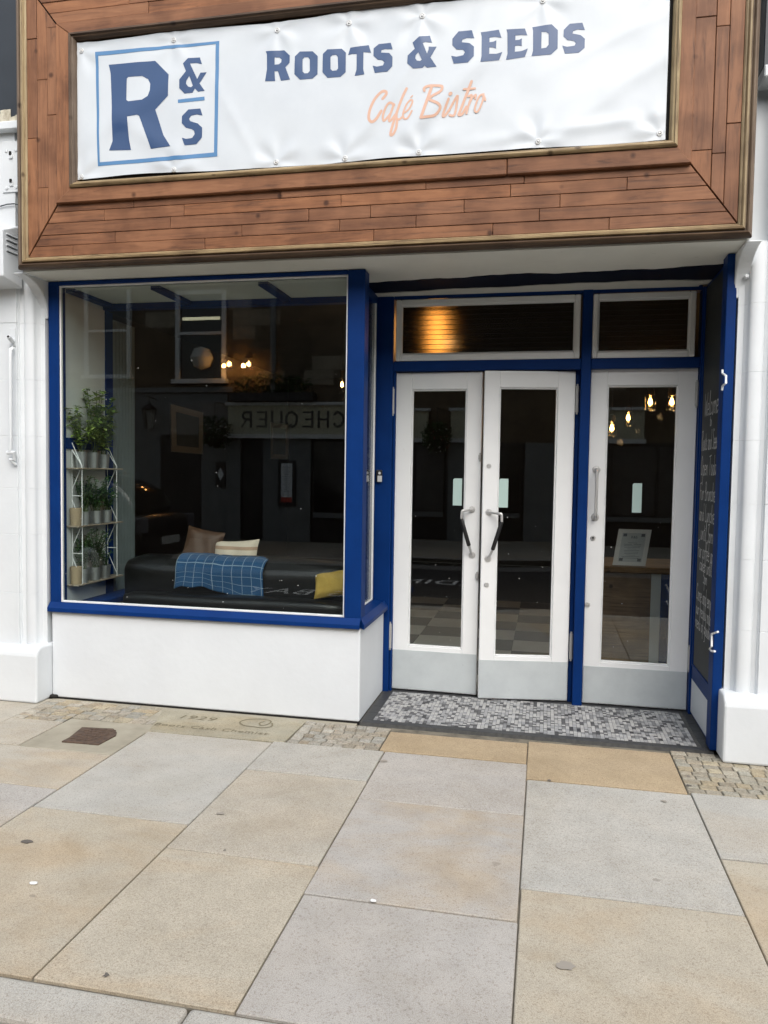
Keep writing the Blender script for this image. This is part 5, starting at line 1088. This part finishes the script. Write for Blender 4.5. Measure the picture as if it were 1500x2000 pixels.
def leaves_box(name, label, cat, c, sx, sy, sz, n, cols, parent=None, size=.07, group=None):
    vs, fs, cc = [], [], []
    for i in range(n):
        p = Vector((random.uniform(-1, 1), random.uniform(-1, 1), random.uniform(-1, 1)))
        if p.length > 1.15: continue
        p = Vector((c[0]+p.x*sx, c[1]+p.y*sy, c[2]+p.z*sz)); d = Vector((random.gauss(0, 1), random.gauss(0, 1), random.gauss(0, 1))).normalized(); e = d.orthogonal().normalized(); L = size*random.uniform(.6, 1.3); o = len(vs); vs += [p, p+d*L*.5+e*L*.35, p+d*L, p+d*L*.5-e*L*.35]; fs.append((o, o+1, o+2, o+3)); q = random.choice(cols); cc.append((*q, 1))
    ob = MB().add(vs, fs).build(name, 'leaf', parent); ca = ob.data.color_attributes.new('col', 'FLOAT_COLOR', 'CORNER')
    for p in ob.data.polygons:
        for l in p.loop_indices: ca.data[l].color = cc[p.index]
    if label: tag(ob, label, cat, group)
    return ob
wb = empty('window_box', (-4.4, YP+.18, 2.82)); tag(wb, 'long green window box above the pub name board', 'window box'); B((-5.25, YP+.02, 2.815), (-3.5, YP+.28, 2.98)).build('trough', 'pub_dark', wb); leaves_box('foliage', None, None, (-4.38, YP+.16, 3.13), .86, .16, .20, 900, DG, wb)
for hx, hl in ((-5.5, 'hanging flower basket at the far end of the pub name board'), (-1.68, 'hanging flower basket between the two cream boards of the pub')):
    hb = empty('hanging_basket', (hx, YP+.42, 2.0)); tag(hb, hl, 'hanging basket', 'hanging baskets on the pub'); MB().tube([(hx, YP-.05, 2.78), (hx, YP+.42, 2.78), (hx, YP+.42, 2.42)], .012, 6).build('bracket', 'black_plastic', hb); MB().lathe([(0, -.26), (.14, -.2), (.22, 0)], (hx, YP+.42, 2.12), (0, 0, 1), 14).build('basket', 'pub_dark', hb, smooth=True)
    leaves_box('foliage', None, None, (hx, YP+.42, 2.18), .30, .28, .30, 900, DG+[(.03, .06, .025)], hb); leaves_box('flowers', None, None, (hx+.04, YP+.5, 2.12), .28, .26, .28, 80, [(.7, .7, .66), (.7, .7, .66), (.45, .06, .09)], hb, .06)
mbd = B((-4.29, YP+.031, .72), (-3.92, YP+.07, 1.64)).build('menu_board', 'pub_dark', None); tag(mbd, 'framed white menu with a red foot on the pub wall', 'menu board'); B((-4.22, YP+.07, .80), (-3.99, YP+.076, 1.58)).build('sheet', 'menu_white', mbd); B((-4.22, YP+.0765, .80), (-3.99, YP+.079, .90)).build('red_strip', 'menu_red', mbd)
mb = MB()
for k in range(14): w = random.uniform(.04, .09); z = 1.50-k*.038; mb.box((-4.105-w, YP+.0765, z), (-4.105+w, YP+.0775, z+.012))
mb.build('print_lines', 'menu_ink', mbd)
def lantern(x, z, label, yo=.30):
    t = tag(empty('wall_lantern', (x, YP+yo, z)), label, 'lantern', 'wall lanterns on the pub'); y = YP+yo
    MB().tube([(x, YP-.02, z+.62), (x, y, z+.66), (x, y, z+.56)], .012, 6).build('bracket', 'black_plastic', t); MB().lathe([(0, .60), (.03, .56), (.04, .50), (.17, .42), (.17, .40)], (x, y, z), (0, 0, 1), 4).build('roof', 'black_plastic', t)
    fr2 = MB()
    for k in range(4): a = R(90*k); fr2.tube([(x+.16*math.cos(a), y+.16*math.sin(a), z+.41), (x+.09*math.cos(a), y+.09*math.sin(a), z)], .012, 5)
    fr2.build('frame', 'black_plastic', t); MB().lathe([(.14, .40), (.08, .01), (0, .01)], (x, y, z), (0, 0, 1), 4).build('panes', 'glass_jar', t)
def lit_lamp(px, py, label, e):
    q = UY(px, py, -YP-.16); x, z, y = q.x, q.z, YP+.16
    t = tag(empty('wall_lamp', (x, y, z-.2)), label, 'lamp', 'lit lamps on the pub wall')
    MB().tube([(x, YP-.06, z+.20), (x, y, z+.26), (x, y, z+.18)], .012, 6).build('bracket', 'brass_dark', t); MB().lathe([(0, .20), (.05, .18), (.10, .12), (.10, .11)], (x, y, z), (0, 0, 1), 12).build('cap', 'brass_dark', t, smooth=True)
    MB().lathe([(.09, .11), (.09, -.12), (0, -.13)], (x, y, z), (0, 0, 1), 14).build('glass_jar', 'glass_jar', t, smooth=True); MB().lathe([(0, -.05), (.04, -.02), (.045, .02), (0, .07)], (x, y, z), (0, 0, 1), 12).build('bulb', 'pub_bulb', t, smooth=True)
    l = bpy.data.lights.new('lamp_light', 'POINT'); l.energy = e; l.color = (1, .45, .14); l.shadow_soft_size = .04; lo = bpy.data.objects.new('lamp_light', l); COL.objects.link(lo); lo.parent = t; lo.location = (-.10, .02, .17)
plain('pub_bulb', (1, .6, .25), .4, emit=(1, .55, .18), es=60)
lit_lamp(484, 711, 'brightly lit brass lamp on the pub wall right of the sash window', 14); lit_lamp(446, 711, 'lit brass lamp close beside the sash window frame of the pub', 8)
lantern(-7.0, 2.25, 'black street lantern on the pub wall beside the string course')
bnp = B((-5.66, YP-.01, 1.08), (-5.44, YP+.02, 1.60)).build('wall_plaque', 'pub_dark', None); tag(bnp, 'dark plaque with a white diamond mark on the pub wall', 'plaque'); MB().prism([(-5.55, YP+.021, 1.2), (-5.48, YP+.021, 1.34), (-5.55, YP+.021, 1.48), (-5.62, YP+.021, 1.34)], (0, .004, 0)).build('diamond', 'menu_white', bnp)
# ---- dark car parked along the far kerb
plain('car_paint', (.016, .017, .02), .22, .3); plain('car_glass', (.01, .011, .012), .05); plain('tyre', (.015, .015, .015), .85); plain('car_light', (.09, .09, .10), .15); plain('plate', (.36, .36, .34), .5)
XC0, YC, ZR = -4.25, -5.9, -.11
car = tag(empty('parked_car', (XC0-2, YC, ZR)), 'dark hatchback parked along the far kerb, seen in the window', 'car')
def loft(st, name, mat, parent):
    """stations: x, list of (y, z) half section"""
    vs, fs = [], []; n = None
    for x, half in st:
        full = [(y, z) for y, z in half]+[(-y, z) for y, z in reversed(half)]; n = len(full); vs += [(XC0+x, YC+y, ZR+z) for y, z in full]
    for i in range(len(st)-1):
        for k in range(n): a, b = i*n+k, i*n+(k+1) % n; fs.append((a, b, b+n, a+n))
    fs += [tuple(range(n-1, -1, -1)), tuple(range((len(st)-1)*n, len(st)*n))]
    o = MB().add(vs, fs).build(name, mat, parent, smooth=True); sb_ = o.modifiers.new('smooth', 'SUBSURF'); sb_.levels = 1; sb_.render_levels = 2; return o
def sec(w, zl, zh): return [(w*.55, zl), (w*.93, zl+.04), (w, (zl+zh)/2), (w*.94, zh-.05), (w*.6, zh)]
loft([(0, sec(.70, .38, .78)), (-.08, sec(.82, .24, .92)), (-.5, sec(.87, .20, .96)), (-1.6, sec(.88, .19, .95)), (-2.9, sec(.87, .19, .95)), (-3.6, sec(.84, .20, .86)), (-4.0, sec(.76, .24, .72)), (-4.1, sec(.62, .34, .60))], 'body', 'car_paint', car)
loft([(-.18, [(.60, .90), (.66, .92), (.62, .96)]), (-.42, [(.70, .90), (.66, 1.2), (.50, 1.30)]), (-.8, [(.74, .90), (.64, 1.36), (.46, 1.46)]), (-1.7, [(.76, .90), (.64, 1.40), (.46, 1.50)]), (-2.3, [(.75, .90), (.62, 1.32), (.44, 1.42)]), (-3.0, [(.70, .88), (.68, .92), (.5, .95)])], 'cabin', 'car_glass', car)
loft([(-.75, [(.5, 1.44), (.56, 1.46), (.40, 1.485)]), (-1.2, [(.56, 1.46), (.6, 1.48), (.44, 1.52)]), (-1.8, [(.56, 1.46), (.58, 1.48), (.44, 1.52)]), (-2.15, [(.5, 1.41), (.52, 1.43), (.4, 1.45)])], 'roof', 'car_paint', car)
for dx in (-.72, -3.35):
    for s in (-1, 1):
        c = (XC0+dx, YC+s*.86, ZR+.31); w = MB().lathe([(.19, -.09), (.29, -.09), (.31, -.06), (.31, .06), (.29, .09), (.19, .09)], c, (0, s, 0), 24).build('wheel', 'tyre', car, smooth=True); MB().lathe([(.195, .05), (.15, .075), (.05, .06), (0, .06)], c, (0, s, 0), 20).build('rim', 'steel', w, smooth=True)
for s in (-1, 1): B((XC0-.10, YC+s*.60, ZR+.66), (XC0-.005, YC+s*.79, ZR+.88)).build('headlight', 'car_light', car, bevel=.02)
B((XC0-.01, YC-.26, ZR+.48), (XC0+.012, YC+.26, ZR+.59)).build('number_plate', 'plate', car)
